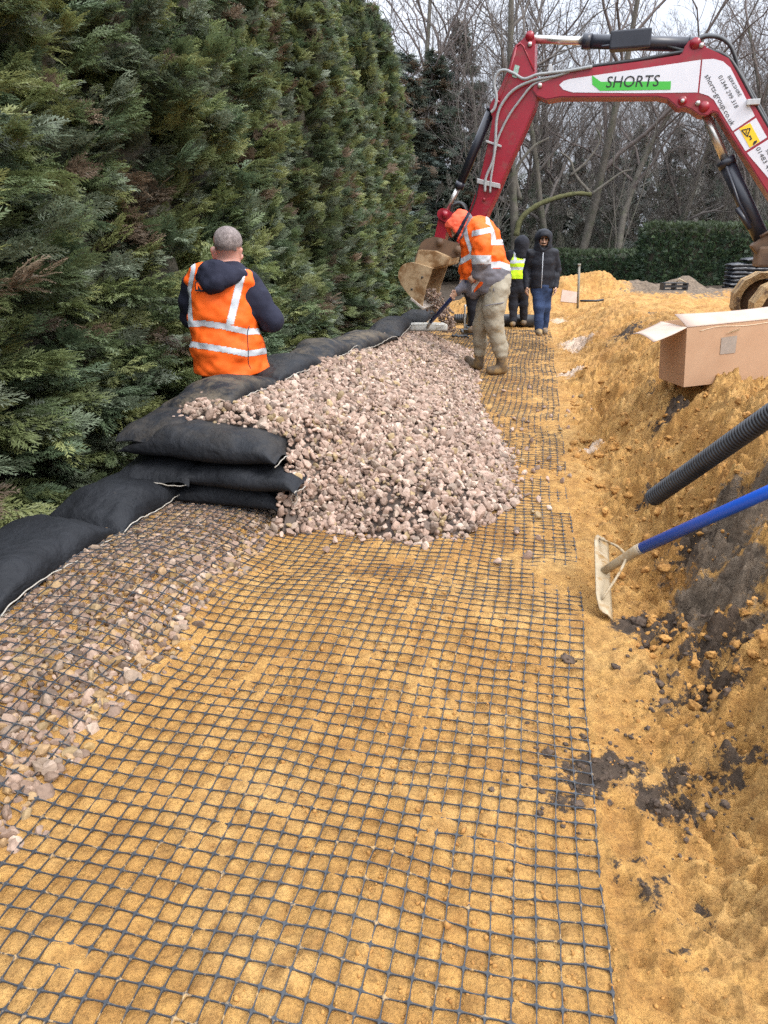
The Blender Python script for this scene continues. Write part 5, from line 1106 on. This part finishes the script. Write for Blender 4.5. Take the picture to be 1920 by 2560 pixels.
    m = MB(); m.box(E1(474, 552, -.16), nm(E1(498, 560)-E1(450, 544))*.11, EN*.012, ZU*.014, .004); m.box(E1(452, 724, -.16), nm(E1(495, 734)-E1(410, 714))*.16, EN*.02, ZU*.03, .006); m.box(E1(1590, 378, -.1), EU*.07, EN*.12, ZU*.03, .006); m.box(E1(720, 236, -.1), EU*.02, EN*.1, ZU*.05, .006); B(m, 'hose_clamp', M_PIN)
    # undercarriage, house, cab (mostly beyond the right picture edge)
    def track(off):
        a = tc+EN*(off+.85)-np.array([0, 0, 0]); zt = tc[2]+.06; Hh = zt-gz; R_ = Hh/2; L = 2.7; V = []; n = 64
        pts = []
        for k in range(n):
            q = k/n*(2*(L-Hh)+2*math.pi*R_); s = L-Hh
            if q < s: x, z = R_+q, Hh
            elif q < s+math.pi*R_: t = (q-s)/R_; x, z = R_+s+R_*math.sin(t), R_+R_*math.cos(t)
            elif q < 2*s+math.pi*R_: x, z = R_+s-(q-s-math.pi*R_), 0
            else: t = (q-2*s-math.pi*R_)/R_; x, z = R_-R_*math.sin(t), R_-R_*math.cos(t)
            pts.append((x, z))
        b0 = np.array([a[0], a[1], gz-.03]); V = []
        for k, (x, z) in enumerate(pts):
            c = np.array([L/2, Hh/2]); d = np.array([min(max(x, R_), L-R_)-x, R_-z]); ln = np.linalg.norm(d)+1e-9; gr = .018*(k % 2); i = np.array([x, z])+d/ln*.07; o = np.array([x, z])-d/ln*gr
            for q in (o, i):
                for e in (-.24, .24): V.append(b0+EU*q[0]+ZU*q[1]+EN*e)
        F = []
        for k in range(n): a0 = 4*k; a1 = 4*((k+1) % n); F += [(a0, a1, a1+1, a0+1), (a0+2, a0+3, a1+3, a1+2), (a0, a0+2, a1+2, a1), (a0+1, a1+1, a1+3, a0+3)]
        m = MB(); m.add(V, F, False); t = B(m, 'track', M_MUD); m = MB()
        for x in (R_, L-R_): m.tube([b0+EU*x+ZU*R_-EN*.12, b0+EU*x+ZU*R_+EN*.12], R_-.09, 24); m.tube([b0+EU*x+ZU*R_-EN*.18, b0+EU*x+ZU*R_+EN*.18], .09, 16)
        m.box(b0+EU*L/2+ZU*R_, EU*(L/2-R_-.1), EN*.1, ZU*.13, .03); B(m, 'track_frame', M_EARS, par=t)
    track(-.85); track(.85)
    c = O+EU*.25; m = MB(); m.box(c+ZU*.38, EU*.7, EN*.62, ZU*.16, .04); m.tube([c+ZU*.5, c+ZU*.70], .5, 28); B(m, 'undercarriage', M_EARS)
    hx = c+EU*.35; m = MB(); m.box(hx+ZU*.86, EU*1.15, EN*1.0, ZU*.16, .05); m.box(hx+EU*.75+ZU*1.25, EU*.42, EN*1.0, ZU*.42, .16); m.box(hx-EU*.05+EN*.55+ZU*1.25, EU*.6, EN*.42, ZU*.3, .08); house = B(m, 'house', M_RED)
    cb = hx-EU*.25-EN*.50+ZU*1.72; m = MB(); m.box(cb-ZU*.62, EU*.58, EN*.44, ZU*.12, .04); m.box(cb+ZU*.72, EU*.58, EN*.44, ZU*.06, .05)
    for a in (-1, 1):
        for b in (-1, 1): m.box(cb+EU*.54*a+EN*.40*b, EU*.035, EN*.035, ZU*.72, .01)
    cab = B(m, 'cab', M_CYL); m = MB()
    for b in (-1, 1): m.box(cb+EN*.405*b+ZU*.08, EU*.5, EN*.006, ZU*.58)
    for a in (-1, 1): m.box(cb+EU*.545*a+ZU*.08, EU*.006, EN*.37, ZU*.58)
    B(m, 'cab_window', M_GLASS, par=cab)['kind'] = 'stuff'
    # stones pouring out of the bucket
    n = 420; t = rng.random(n)**.8; x = 415+t*150+rng.normal(size=n)*(24+22*np.sin(t*3)); y = 790+t*330+rng.normal(size=n)*20; Pp = np.array([E2(a, b, o) for a, b, o in zip(x, y, rng.normal(size=n)*.12)])
    k = 60; Pp[:k] = np.array([E2(a, b, o) for a, b, o in zip(rng.uniform(365, 450, k), rng.uniform(770, 850, k), rng.uniform(-.3, .3, k))])
    Vs, Fs, Cs = stones(Pp, np.clip(rng.lognormal(math.log(.024), .25, n), .014, .04), stone_cols(n, .05)*.72); me = npmesh('falling_gravel', Vs, Fs, False); setattr_color(me, 'tint', Cs)
    tag(link('falling_gravel', me, M_STONE), 'brown gravel pouring out of the digger bucket beside the rake', None, None, 'stuff')
excavator()
# ================================================================== VEGETATION
def leaf_mat(name, hue=.03):
    m = bpy.data.materials.new(name); m.use_nodes = True; nt = m.node_tree; b = nt.nodes['Principled BSDF']; out = nt.nodes['Material Output']
    at = N(nt, 'ShaderNodeAttribute', attribute_name='tint'); oi = N(nt, 'ShaderNodeObjectInfo'); hs = N(nt, 'ShaderNodeHueSaturation')
    mr = N(nt, 'ShaderNodeMapRange'); nt.links.new(oi.outputs['Random'], mr.inputs['Value']); mr.inputs['To Min'].default_value = .82; mr.inputs['To Max'].default_value = 1.15; nt.links.new(mr.outputs[0], hs.inputs['Value']); nt.links.new(at.outputs['Color'], hs.inputs['Color'])
    nt.links.new(hs.outputs[0], b.inputs['Base Color']); b.inputs['Roughness'].default_value = .5; b.inputs['Specular IOR Level'].default_value = .45
    tr = N(nt, 'ShaderNodeBsdfTranslucent'); nt.links.new(hs.outputs[0], tr.inputs['Color']); mx = N(nt, 'ShaderNodeMixShader'); mx.inputs[0].default_value = .32
    nt.links.new(b.outputs[0], mx.inputs[1]); nt.links.new(tr.outputs[0], mx.inputs[2]); nt.links.new(mx.outputs[0], out.inputs['Surface']); return m
M_LEAF = leaf_mat('conifer_foliage'); M_BARK = simple('bark', (.035, .028, .022), (.085, .07, .055), 12, .9, 40, .6, .02); M_BARKG = simple('grey_bark', (.08, .07, .057), (.145, .13, .106), 5, .9, 40, .6, .02, dirt=(.075, .085, .045), dirt_at=(.5, .7), dscale=2)
M_CORE = simple('shaded_twigs', (.036, .037, .024), (.085, .07, .048), 18, .95, 30, .8, .05)  # twig brown kept dark to paint in the shaded crown interior
def frond(npair, L, w, r):
    """flat fern-like spray: quads in local x (along), y (across), z up"""
    V = []; F = []
    def leaf(p, d, l, ww):
        d = nm(d); s = np.array([-d[1], d[0], 0]); b = len(V); m = p+d*l*.45+np.array([0, 0, r.normal()*.004]); V.extend([p-s*ww*.25, m-s*ww, p+d*l+np.array([0, 0, -.10*l+r.normal()*.004]), m+s*ww]); F.append((b, b+1, b+2, b+3))
    for k in range(npair):
        t = (k+.6)/npair; p = np.array([t*L, .012*math.sin(t*3), -.16*L*t*t]); l = L*.52*(1-t)**.75*min(1, .45+2.2*t)+.012
        for sg in (-1, 1):
            a = math.radians(46-16*t)+r.normal()*.1; leaf(p, (math.cos(a), sg*math.sin(a), -.12), l, w*(.7+.5*(1-t)))
            if l > .06: q = p+np.array([math.cos(a), sg*math.sin(a), -.12])*l*.45; leaf(q, (math.cos(a-sg*sg*.55), sg*math.sin(a-.55), -.1), l*.5, w*.6); leaf(q, (math.cos(a+.6), sg*math.sin(a+.6), -.1), l*.4, w*.6)
    leaf(np.array([0, 0, 0]), (1, 0, -.06), L, w*.5); return np.array(V), np.array(F)
def conifer_mesh(seed, H, R0, nlimb, nspray, fr_scale=1.0, npair=8, pal=None, top=.35, flat=None, shape=None, lw=.008, brown=.12, zlo=.02, upang=.5):
    r = np.random.default_rng(seed); fb = [frond(npair, .20*fr_scale, lw*fr_scale, r) for _ in range(4)]; nv = len(fb[0][0])
    fV = np.array([f[0] for f in fb]); fF = fb[0][1]
    pal = pal or [(.128, .168, .076), (.172, .205, .082), (.098, .138, .074), (.215, .235, .092), (.140, .172, .108), (.155, .180, .122)]
    P = []; X = []; Y = []; Zz = []; C = []; S = []
    prof = shape or (lambda t: (1-t)**.55*(.75+.25*min(1, t*6)))
    for i in range(nlimb):
        t = zlo+(1-zlo)*r.random()**1.3; z = H*t; az = r.random()*2*math.pi
        Rl = R0*prof(t)*(.80+.30*vnoise(az*1.3+seed, z*.9, 0., 3)+r.uniform(-.12, .10)); el = upang*r.uniform(.4, 1.3)*(1-.2*t)*min(1, .1+t*3.2)+.9*max(0, t-.75)
        d = np.array([math.cos(az)*math.cos(el), math.sin(az)*math.cos(el), math.sin(el)]); start = np.array([0, 0, max(.1, z-Rl*math.tan(min(el, 1.1)))])
        ln = Rl/max(math.cos(el), .4); c = np.array(pal[r.choice(len(pal))])*r.uniform(.75, 1.25)
        if r.random() < brown: c = np.array([.19, .14, .095])*r.uniform(.6, 1.25)
        side = nm(np.cross(d, [0, 0, 1.0])); upv = np.cross(side, d)
        roll = r.normal()*.5
        for k in range(nspray):
            s = 1-.55*r.random()**1.7; sg = r.choice((-1, 1)); p = start+d*ln*s+np.array([0, 0, -.10*ln*s*s]); q = r.uniform(.15, 1.1)
            dd = nm(d*math.cos(q)+side*sg*math.sin(q)+np.array([0, 0, r.uniform(-.40, .30)])+r.normal(size=3)*.12); n_ = nm(upv*math.cos(roll)+side*math.sin(roll)+d*.35+r.normal(size=3)*.35); yy = nm(np.cross(n_, dd)); zz = np.cross(dd, yy)
            P.append(p+r.normal(size=3)*.03); X.append(dd); Y.append(yy); Zz.append(zz); S.append(r.uniform(.7, 1.3)*(1 if t < .9 else .8)); C.append(c*r.uniform(.8, 1.2)*(1.0 if s < .9 else 1.12))
    P, X, Y, Zz, S, C = map(np.array, (P, X, Y, Zz, S, C)); n = len(P); b = fV[r.integers(0, 4, n)]*S[:, None, None]
    V = P[:, None]+b[..., :1]*X[:, None]+b[..., 1:2]*Y[:, None]+b[..., 2:]*Zz[:, None]; F = fF[None]+(np.arange(n)*nv)[:, None, None]
    me = npmesh('conifer_crown', V.reshape(-1, 3), F.reshape(-1, 4), False); setattr_color(me, 'tint', np.repeat(C, nv, 0)); return me
def core_mesh(seed, H, R0, prof, k=.62):  # opaque core closing the crown, coloured like its shaded inside
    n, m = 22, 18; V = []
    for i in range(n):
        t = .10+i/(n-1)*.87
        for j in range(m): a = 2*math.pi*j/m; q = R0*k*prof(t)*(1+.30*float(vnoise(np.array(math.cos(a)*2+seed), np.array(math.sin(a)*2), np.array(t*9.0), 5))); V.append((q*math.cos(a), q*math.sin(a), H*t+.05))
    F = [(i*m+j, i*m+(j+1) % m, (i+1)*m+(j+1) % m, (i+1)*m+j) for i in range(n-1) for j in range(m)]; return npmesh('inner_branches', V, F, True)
def dup(root, loc, rz, label=None, sc=None):
    r = root.copy(); COL.objects.link(r); r.location = loc; r.rotation_euler = (0, 0, rz)
    if sc is not None: r.scale = sc
    if label: r['label'] = label
    for ch in list(root.children):
        c = ch.copy(); COL.objects.link(c); c.parent = r
    return r
def conifer(name, mesh, core, H, loc, rz, label, cat, group, sc=(1, 1, 1)):
    root = thing(name, loc, label, cat, group, rz); root.scale = sc; link('crown', mesh, M_LEAF, root); link('inner_branches', core, M_CORE, root)
    m = MB(); r = random.Random(H); m.tube([(0, 0, -.2), (.02, 0, H*.3), (-.02, .02, H*.62), (0, 0, H*.95)], [.11, .09, .05, .01], 10)
    for k in range(26):
        a = r.uniform(0, 6.28); z = r.uniform(.15, 1.6); l = r.uniform(.4, .9); m.tube(catmull([(0, 0, z), (math.cos(a)*l*.5, math.sin(a)*l*.5, z+r.uniform(-.05, .15)), (math.cos(a+.15)*l, math.sin(a+.15)*l, z+r.uniform(-.25, .25))], 3), [.012]*3+[.009]*3+[.005], 5)
    m.build('trunk', M_BARK, root); return root
hp = lambda t: (1-t)**.66*(.82+.18*min(1, t*5)) if t < 1 else 0.0
hedge_meshes = []
for k in range(4): hedge_meshes.append((conifer_mesh(100+k, 6.4, 1.55, 700, 30, .90, 7, shape=hp, brown=(.06, .11, .04, .08)[k], upang=.72), core_mesh(100+k, 5.9, 1.5, hp, .48)))
hl = ['greyish green conifer at the left picture edge, its sprays touching the nearest bags', 'conifer with brown dead patches just left of the man in the orange vest', 'bright green feathery conifer rising behind the man in the orange vest', 'dark green conifer right behind the orange-vested man\'s right arm',
      'olive green conifer beside the middle of the bag wall', 'conifer next above the bag wall, before the hedge recedes', 'conifer of the tall left hedge, towards the digger bucket', 'conifer of the tall left hedge behind the digger bucket', 'far conifer of the tall left hedge beside the bucket cylinder', 'last conifer at the far end of the tall left hedge']
yk = 1.35; k = 0
while yk < 21.5:
    x = -4.18+rng.uniform(-.10, .10) - .012*(yk-4); me, cr = hedge_meshes[[0, 1, 2, 3][k % 4]]; s = rng.uniform(.92, 1.08); lab = hl[min(len(hl)-1, max(0, k-1) if yk < 9 else int(5+(yk-9)/2.6))]
    conifer('conifer', me, cr, 6.2, (x, yk, -.2), rng.uniform(0, 6.28), lab, 'conifer', 'tall conifers of the left hedge', (s, s, rng.uniform(.88, 1.10)))
    yk += rng.uniform(1.0, 1.28); k += 1
# clipped dark hedge at the back right
def clip_hedge(name, px0, px1, dist, py_top, base_px, label, deep, seed, wob=0):
    a, b = pd(px0, base_px, dist[0]), pd(px1, base_px, dist[1]); ax = b-a; ax[2] = 0; L = np.linalg.norm(ax); ax = nm(ax); nr = np.array([ax[1], -ax[0], 0]); zt = pd((px0+px1)/2, py_top, (dist[0]+dist[1])/2)[2]; zb = .05
    root = thing(name, (a[0], a[1], zb), label, 'hedge'); r = np.random.default_rng(seed); Hh = zt-zb; o = np.array([a[0], a[1], zb])
    fb = [frond(4, .17, .014, r) for _ in range(3)]; nv = len(fb[0][0]); fV = np.array([f[0] for f in fb]); fF = fb[0][1]
    n = int(L*Hh*330); nt_ = int(L*deep*200); ne = int(deep*Hh*260); s = r.random(n)*L; z = r.random(n)*Hh; dep = -(.06*np.abs(np.sin(s*math.pi/.85))*wob+.08*vnoise2(s*1.2, z*1.2, seed)+.07*r.random(n))
    P = [ax*s[:, None]-nr*dep[:, None]+ZU*(z*(1))[:, None]*1.0]; Nn = [np.tile(nr+ZU*.25, (n, 1))]
    s = r.random(nt_)*L; q = r.random(nt_)*deep; P.append(ax*s[:, None]-nr*q[:, None]+ZU*(Hh+.06*vnoise2(s*1.5, q*2, seed+2)+.05*r.random(nt_))[:, None]); Nn.append(np.tile(ZU*1.0, (nt_, 1)))
    for e, sg in ((0, -1), (L, 1)): q = r.random(ne)*deep; z = r.random(ne)*Hh; P.append(ax*(e+sg*.06*r.random(ne))[:, None]-nr*q[:, None]+ZU*z[:, None]); Nn.append(np.tile(ax*sg, (ne, 1)))
    P = np.concatenate(P); Nn = np.concatenate(Nn); n = len(P); d = Nn*.5+ZU*.55+r.normal(size=(n, 3))*.5; d /= np.linalg.norm(d, axis=1, keepdims=True); y = np.cross(Nn+r.normal(size=(n, 3))*.5, d); y /= np.linalg.norm(y, axis=1, keepdims=True); zz = np.cross(d, y)
    b_ = fV[r.integers(0, 3, n)]*r.uniform(.7, 1.2, n)[:, None, None]; V = P[:, None]+b_[..., :1]*d[:, None]+b_[..., 1:2]*y[:, None]+b_[..., 2:]*zz[:, None]
    pal = np.array([(.046, .084, .042), (.060, .102, .045), (.078, .120, .050), (.038, .068, .040)]); C = pal[r.integers(0, 4, n)]*r.uniform(.8, 1.2, (n, 1)); tp = P[:, 2] > Hh*.9; C[tp] = C[tp]*.6+np.array([.075, .082, .035])*.4
    me = npmesh('foliage', V.reshape(-1, 3), (fF[None]+(np.arange(n)*nv)[:, None, None]).reshape(-1, 4), False); setattr_color(me, 'tint', np.repeat(C, nv, 0)); link('foliage', me, M_LEAF, root)
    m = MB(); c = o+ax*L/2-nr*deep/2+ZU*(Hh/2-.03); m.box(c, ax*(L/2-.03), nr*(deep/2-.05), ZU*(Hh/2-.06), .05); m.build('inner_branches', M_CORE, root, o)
clip_hedge('clipped_hedge', 1615, 2320, (23.5, 22.5), 569, 720, 'tall dark clipped hedge with a flat top behind the sack pile', 1.6, 5)
clip_hedge('clipped_hedge', 1330, 1640, (30, 26), 636, 712, 'lower clipped hedge of narrow columns behind the orange sand heap', 1.2, 6, 1)
# ---- bare trees
def bare_tree(seed, H, spread=.55, trunk=.22, multi=1, fork=.35, dens=1.0, tw=.007):
    r = random.Random(seed); trunkm = ([], []); crown = ([], [])
    def tube(buf, pts, rad, n):
        V, F = buf; base = len(V); pu = None
        for i, p in enumerate(pts):
            t = nm(pts[min(i+1, len(pts)-1)]-pts[max(i-1, 0)])
            if pu is None: pu = nm(np.cross(t, [.31, .95, .02]))
            pu = nm(pu-t*np.dot(pu, t)); w = np.cross(t, pu)
            for k in range(n): q = 6.2832*k/n; V.append(p+rad[i]*(math.cos(q)*pu+math.sin(q)*w))
        for i in range(len(pts)-1):
            for k in range(n): a = base+i*n+k; b = base+i*n+(k+1) % n; F.append((a, b, b+n, a+n))
    def grow(p, d, l, r0, lev):
        ns = (7, 6, 5, 4, 3)[lev]; pts = [p]; rad = [r0]; dirs = []; wob = (.10, .22, .30, .34, .3)[lev]
        for i in range(ns):
            up = (.10, .05, .10, .12, .10)[lev]
            d = nm(d+np.array([r.gauss(0, wob), r.gauss(0, wob), r.gauss(0, wob*.7)+up])); pts.append(pts[-1]+d*l/ns); rad.append(max(r0*(1-(i+1)/ns*(.62 if lev < 2 else .75)), tw*.55)); dirs.append(d)
        tube(trunkm if lev == 0 else crown, pts, rad, (9, 6, 4, 3, 3)[lev])
        if lev < 4:
            nc = int((r.randint(8, 10), r.randint(4, 6), r.randint(3, 5), r.randint(3, 4))[lev]*dens+.5)
            for c in range(nc):
                t = (fork+(1-fork)*((c+r.random())/nc)) if lev == 0 else (.2+.8*((c+r.random())/nc)); i = min(int(t*ns), ns-1); f = t*ns-i; q = pts[i]*(1-f)+pts[i+1]*f; dd = dirs[i]
                s = nm(np.cross(dd, [r.gauss(0, 1), r.gauss(0, 1), r.gauss(0, 1)])); ang = spread*r.uniform(.7, 1.35)*(1.15 if lev == 0 else 1)
                grow(q, nm(dd*math.cos(ang)+s*math.sin(ang)), l*(.50, .52, .50, .46)[lev]*r.uniform(.7, 1.2)*(1.15-.55*t if lev == 0 else 1), max(rad[i]*r.uniform(.42, .62), tw), lev+1)
            if lev < 3: grow(pts[-1], dirs[-1], l*.42, rad[-1], lev+1)
    for k in range(multi):
        a = r.uniform(0, 6.28); ln = 0 if multi == 1 else r.uniform(.05, .22)
        grow(np.array([math.cos(a)*.12*(multi > 1), math.sin(a)*.12*(multi > 1), -.2]), nm(np.array([math.cos(a)*ln, math.sin(a)*ln, 1])), H*.72*r.uniform(.8, 1.1), trunk/(multi**.5), 0)
    return [npmesh('t', np.array(b[0]), np.array(b[1]), True) for b in (trunkm, crown)]
tv = []
for k, (H, sp, tr, mu, fk, de) in enumerate(((15, .62, .19, 1, .30, 1.05), (17, .50, .20, 1, .38, 1.05), (13, .75, .17, 1, .22, 1.05), (16, .45, .15, 2, .3, .85), (9, .42, .07, 5, .25, .62), (14, .6, .16, 1, .35, 1.05), (7, .36, .05, 7, .2, .5))): tv.append(bare_tree(500+k, H, sp, tr, mu, fk, de))
M_TW = simple('twigs', (.095, .080, .070), (.16, .142, .128), 3, .9); M_TW2 = simple('reddish_twigs', (.10, .078, .070), (.165, .136, .122), 3, .9)  # twig colours paled to stand in for haze
def bare(k, loc, rz, sc, label, bark=M_BARKG):
    root = thing('bare_tree', loc, label, 'tree', 'bare winter trees of the wood behind', rz); root.scale = sc; link('trunk', tv[k][0], bark, root); link('crown', tv[k][1], M_TW if k % 2 == 0 else M_TW2, root); return root
def at(px, d, Z=.1): p = pd(px, 700, d); return np.array([p[0], p[1], Z])
# the big tree behind the dipper arm with its mossy branch
big = bare(0, at(1284, 31), .8, (1.0, 1.0, 1.05), 'stout bare tree with a long mossy limb, behind the two walking men', M_BARKG)
m = MB(); M_MOSS = simple('moss', (.060, .064, .024), (.13, .122, .05), 8, .95, 40, .8, .03)
o = at(1284, 30.6); p = [pd(a, b, 30.5) for a, b in ((1290, 590), (1302, 548), (1340, 515), (1390, 495), (1440, 484), (1478, 486))]
m.tube(catmull(p, 5), list(np.interp(np.arange(26), [0, 25], [.115, .075])+.012*np.sin(np.arange(26)*2.1)), 10); mo = m.build('mossy_branch', M_MOSS, big, (0, 0, 0)); mo.matrix_parent_inverse = (Matrix.Translation(big.location) @ Matrix.Rotation(.8, 4, 'Z') @ Matrix.Diagonal((1.0, 1.0, 1.05, 1))).inverted()
m = MB()
for pts, r0 in (([(1300, 500), (1290, 430), (1330, 370), (1372, 345)], .09), ([(1478, 486), (1440, 440), (1425, 400), (1400, 380)], .07), ([(1478, 486), (1520, 455), (1556, 430), (1580, 425)], .06), ([(1425, 440), (1470, 400), (1500, 350), (1490, 320)], .06)):
    q = [pd(a, b, 30.7) for a, b in pts]; m.tube(catmull(q, 5), list(np.linspace(r0, r0*.4, 16)), 7)
mo = m.build('limb', M_BARKG, big, (0, 0, 0)); mo.matrix_parent_inverse = (Matrix.Translation(big.location) @ Matrix.Rotation(.8, 4, 'Z') @ Matrix.Diagonal((1.0, 1.0, 1.05, 1))).inverted()
labs = ['bare winter tree in the front row of the wood behind the digger', 'bare winter tree deep in the wood behind the digger', 'many-stemmed leafless shrub at the edge of the wood, above the clipped hedge']
r = np.random.default_rng(77)
for k in range(12):
    px = 940+k/11*1120+r.uniform(-18, 18); d = r.uniform(31, 37); bare(int(r.choice([0, 1, 2, 3, 5])), at(px, d), r.uniform(0, 6.28), (1, 1, r.uniform(.9, 1.2)), labs[0])
for k in range(22):
    px = 850+r.random()*1250; d = r.uniform(38, 62); s = r.uniform(.9, 1.3); bare(int(r.choice([0, 1, 3, 5])), at(px, d), r.uniform(0, 6.28), (s, s, s*.72), labs[1])
for k in range(13):
    px = 1180+r.random()*860; d = r.uniform(29, 36); bare(int(r.choice([4, 6, 6])), at(px, d), r.uniform(0, 6.28), (1, 1, r.uniform(.8, 1.2)), labs[2])
# evergreens inside the wood
ep = lambda t: (1-t)**.8*(.6+.4*min(1, t*4))
EPAL = [(.105, .132, .105), (.122, .148, .110), (.140, .160, .122), (.092, .118, .102)]  # greens lightened in place of haze over the wood
ev = [(conifer_mesh(300+k, 9, 2.2, 300, 16, 2.2, 4, EPAL, shape=ep, lw=.012, brown=.15, upang=.15), core_mesh(300+k, 7.5, 2.0, ep, .25)) for k in range(2)]
for k, (px, d, s) in enumerate(((1010, 33, 1.1), (1075, 36, 1.2), (945, 30, 1.15), (890, 33, 1.4), (1180, 46, 1.0), (1130, 40, 1.15), (1500, 44, .7), (1560, 47, .8), (1650, 44, .75), (1740, 46, .8), (1420, 42, .62), (1350, 46, .8), (1830, 44, .7), (1900, 47, .9), (1240, 42, .7))):
    a = at(px, d); conifer('evergreen_tree', ev[k % 2][0], ev[k % 2][1], 9, a, r.uniform(0, 6.28), 'dark shaggy evergreen standing among the bare trees' if k > 3 else 'tall shaggy evergreen beyond the end of the left conifer hedge', 'evergreen', 'evergreens in the wood behind', (s, s, s*(1.1 if k > 3 else .86)))
# far wood as one mass of trunks, twigs and brush behind everything
def far_wood():
    V = []; F = []; n0 = 0
    for k in range(115):
        t = tv[int(r.choice([0, 1, 3, 4, 5, 6]))]; a = at(600+r.random()*1700, r.uniform(60, 95)); s = r.uniform(.65, .95); q = r.uniform(0, 6.28); Rm = np.array([[math.cos(q), -math.sin(q), 0], [math.sin(q), math.cos(q), 0], [0, 0, 1]])
        for me in t:
            if me is t[1] and k % 3: continue
            v = np.empty(len(me.vertices)*3, np.float32); me.vertices.foreach_get('co', v); f = np.empty(len(me.loops), np.int32); me.loops.foreach_get('vertex_index', f); V.append((v.reshape(-1, 3)*s)@Rm.T+a); F.append(f.reshape(-1, 4)+n0); n0 += len(v)//3
    tag(link('far_woods', npmesh('far_woods', np.concatenate(V), np.concatenate(F), True), M_TW), 'grey brown mass of bare woodland far behind the site', None, None, 'stuff')
    n = 9000; px = 700+r.random(n)*1500; d = r.uniform(32, 70, n); P = np.array([at(a, b, 0) for a, b in zip(px, d)]); P[:, 2] = r.random(n)**2.0*6.5*(d/60)
    fb = [frond(5, .9, .05, r) for _ in range(3)]; nv = len(fb[0][0]); fV = np.array([f[0] for f in fb]); D = r.normal(size=(n, 3)); D[:, 2] = np.abs(D[:, 2]); D /= np.linalg.norm(D, axis=1, keepdims=True); Yv = np.cross(D, r.normal(size=(n, 3))); Yv /= np.linalg.norm(Yv, axis=1, keepdims=True); Zv = np.cross(D, Yv)
    b = fV[r.integers(0, 3, n)]; V = P[:, None]+b[..., :1]*D[:, None]+b[..., 1:2]*Yv[:, None]+b[..., 2:]*Zv[:, None]; pal = np.array([(.10, .10, .075), (.13, .118, .092), (.15, .135, .112), (.085, .10, .072)]); C = pal[r.integers(0, 4, n)]*r.uniform(.7, 1.3, (n, 1))  # undergrowth palette raised where haze would lighten it
    me = npmesh('undergrowth', V.reshape(-1, 3), (fb[0][1][None]+(np.arange(n)*nv)[:, None, None]).reshape(-1, 4), False); setattr_color(me, 'tint', np.repeat(C, nv, 0)); tag(link('undergrowth', me, M_LEAF), 'dark brambly undergrowth on the floor of the wood', None, None, 'stuff')
far_wood()
# ================================================================== CAMERA, LIGHT
cam = bpy.data.cameras.new('camera'); co = bpy.data.objects.new('camera', cam); COL.objects.link(co)
cam.sensor_fit = 'HORIZONTAL'; cam.sensor_width = 36; cam.lens = 36*FPX/1920; cam.clip_end = 600; cam.clip_start = .05
Mx = Matrix((( RT[0], UP[0], -FW[0], 0), (RT[1], UP[1], -FW[1], 0), (RT[2], UP[2], -FW[2], CAMZ), (0, 0, 0, 1)))
co.matrix_world = Mx; SC.camera = co
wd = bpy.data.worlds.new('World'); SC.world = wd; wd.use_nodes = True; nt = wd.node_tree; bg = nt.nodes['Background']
EL, AZ = math.radians(46), math.radians(118)
sky = nt.nodes.new('ShaderNodeTexSky'); sky.sky_type = 'NISHITA'; sky.sun_disc = False; sky.sun_elevation = EL; sky.sun_rotation = AZ; sky.air_density = 1.0; sky.dust_density = 4.0; sky.ozone_density = 1.0
hs = nt.nodes.new('ShaderNodeHueSaturation'); hs.inputs['Saturation'].default_value = .42; nt.links.new(sky.outputs[0], hs.inputs['Color'])
# cloud deck evens the sky out
tc = nt.nodes.new('ShaderNodeTexCoord'); cn = noise(nt, 2.2, 6, .6, tc.outputs['Generated'])
cl = ramp(nt, cn.outputs['Fac'], [(.3, (7.2, 7.9, 9.2)), (.7, (9.4, 9.8, 10.6))])
mx = mixc(nt, .72, hs.outputs[0], cl.outputs['Color'])
# overcast sky: the zenith is brighter than the horizon
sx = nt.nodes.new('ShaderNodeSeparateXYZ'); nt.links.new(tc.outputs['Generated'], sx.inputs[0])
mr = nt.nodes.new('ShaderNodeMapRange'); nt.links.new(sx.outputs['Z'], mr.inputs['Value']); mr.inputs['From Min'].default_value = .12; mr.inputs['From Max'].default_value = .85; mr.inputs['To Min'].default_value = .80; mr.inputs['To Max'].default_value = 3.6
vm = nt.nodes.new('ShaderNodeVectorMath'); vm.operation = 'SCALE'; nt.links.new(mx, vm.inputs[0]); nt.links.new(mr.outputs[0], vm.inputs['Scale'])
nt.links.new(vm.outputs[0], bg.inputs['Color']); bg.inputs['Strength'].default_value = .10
sun = bpy.data.lights.new('sun', 'SUN'); sun.energy = 1.3; sun.angle = math.radians(14); sun.color = (1, .96, .9)
so = bpy.data.objects.new('sun', sun); COL.objects.link(so)
dirv = Vector((math.sin(AZ)*math.cos(EL), math.cos(AZ)*math.cos(EL), math.sin(EL)))
so.rotation_euler = dirv.to_track_quat('Z', 'Y').to_euler()
SC.view_settings.view_transform = 'Standard'; SC.view_settings.look = 'None'; SC.view_settings.exposure = .46; SC.view_settings.gamma = 1
SC.render.engine = 'CYCLES'; SC.cycles.max_bounces = 6; SC.cycles.diffuse_bounces = 3; SC.cycles.transparent_max_bounces = 4
SC.cycles.use_denoising = False
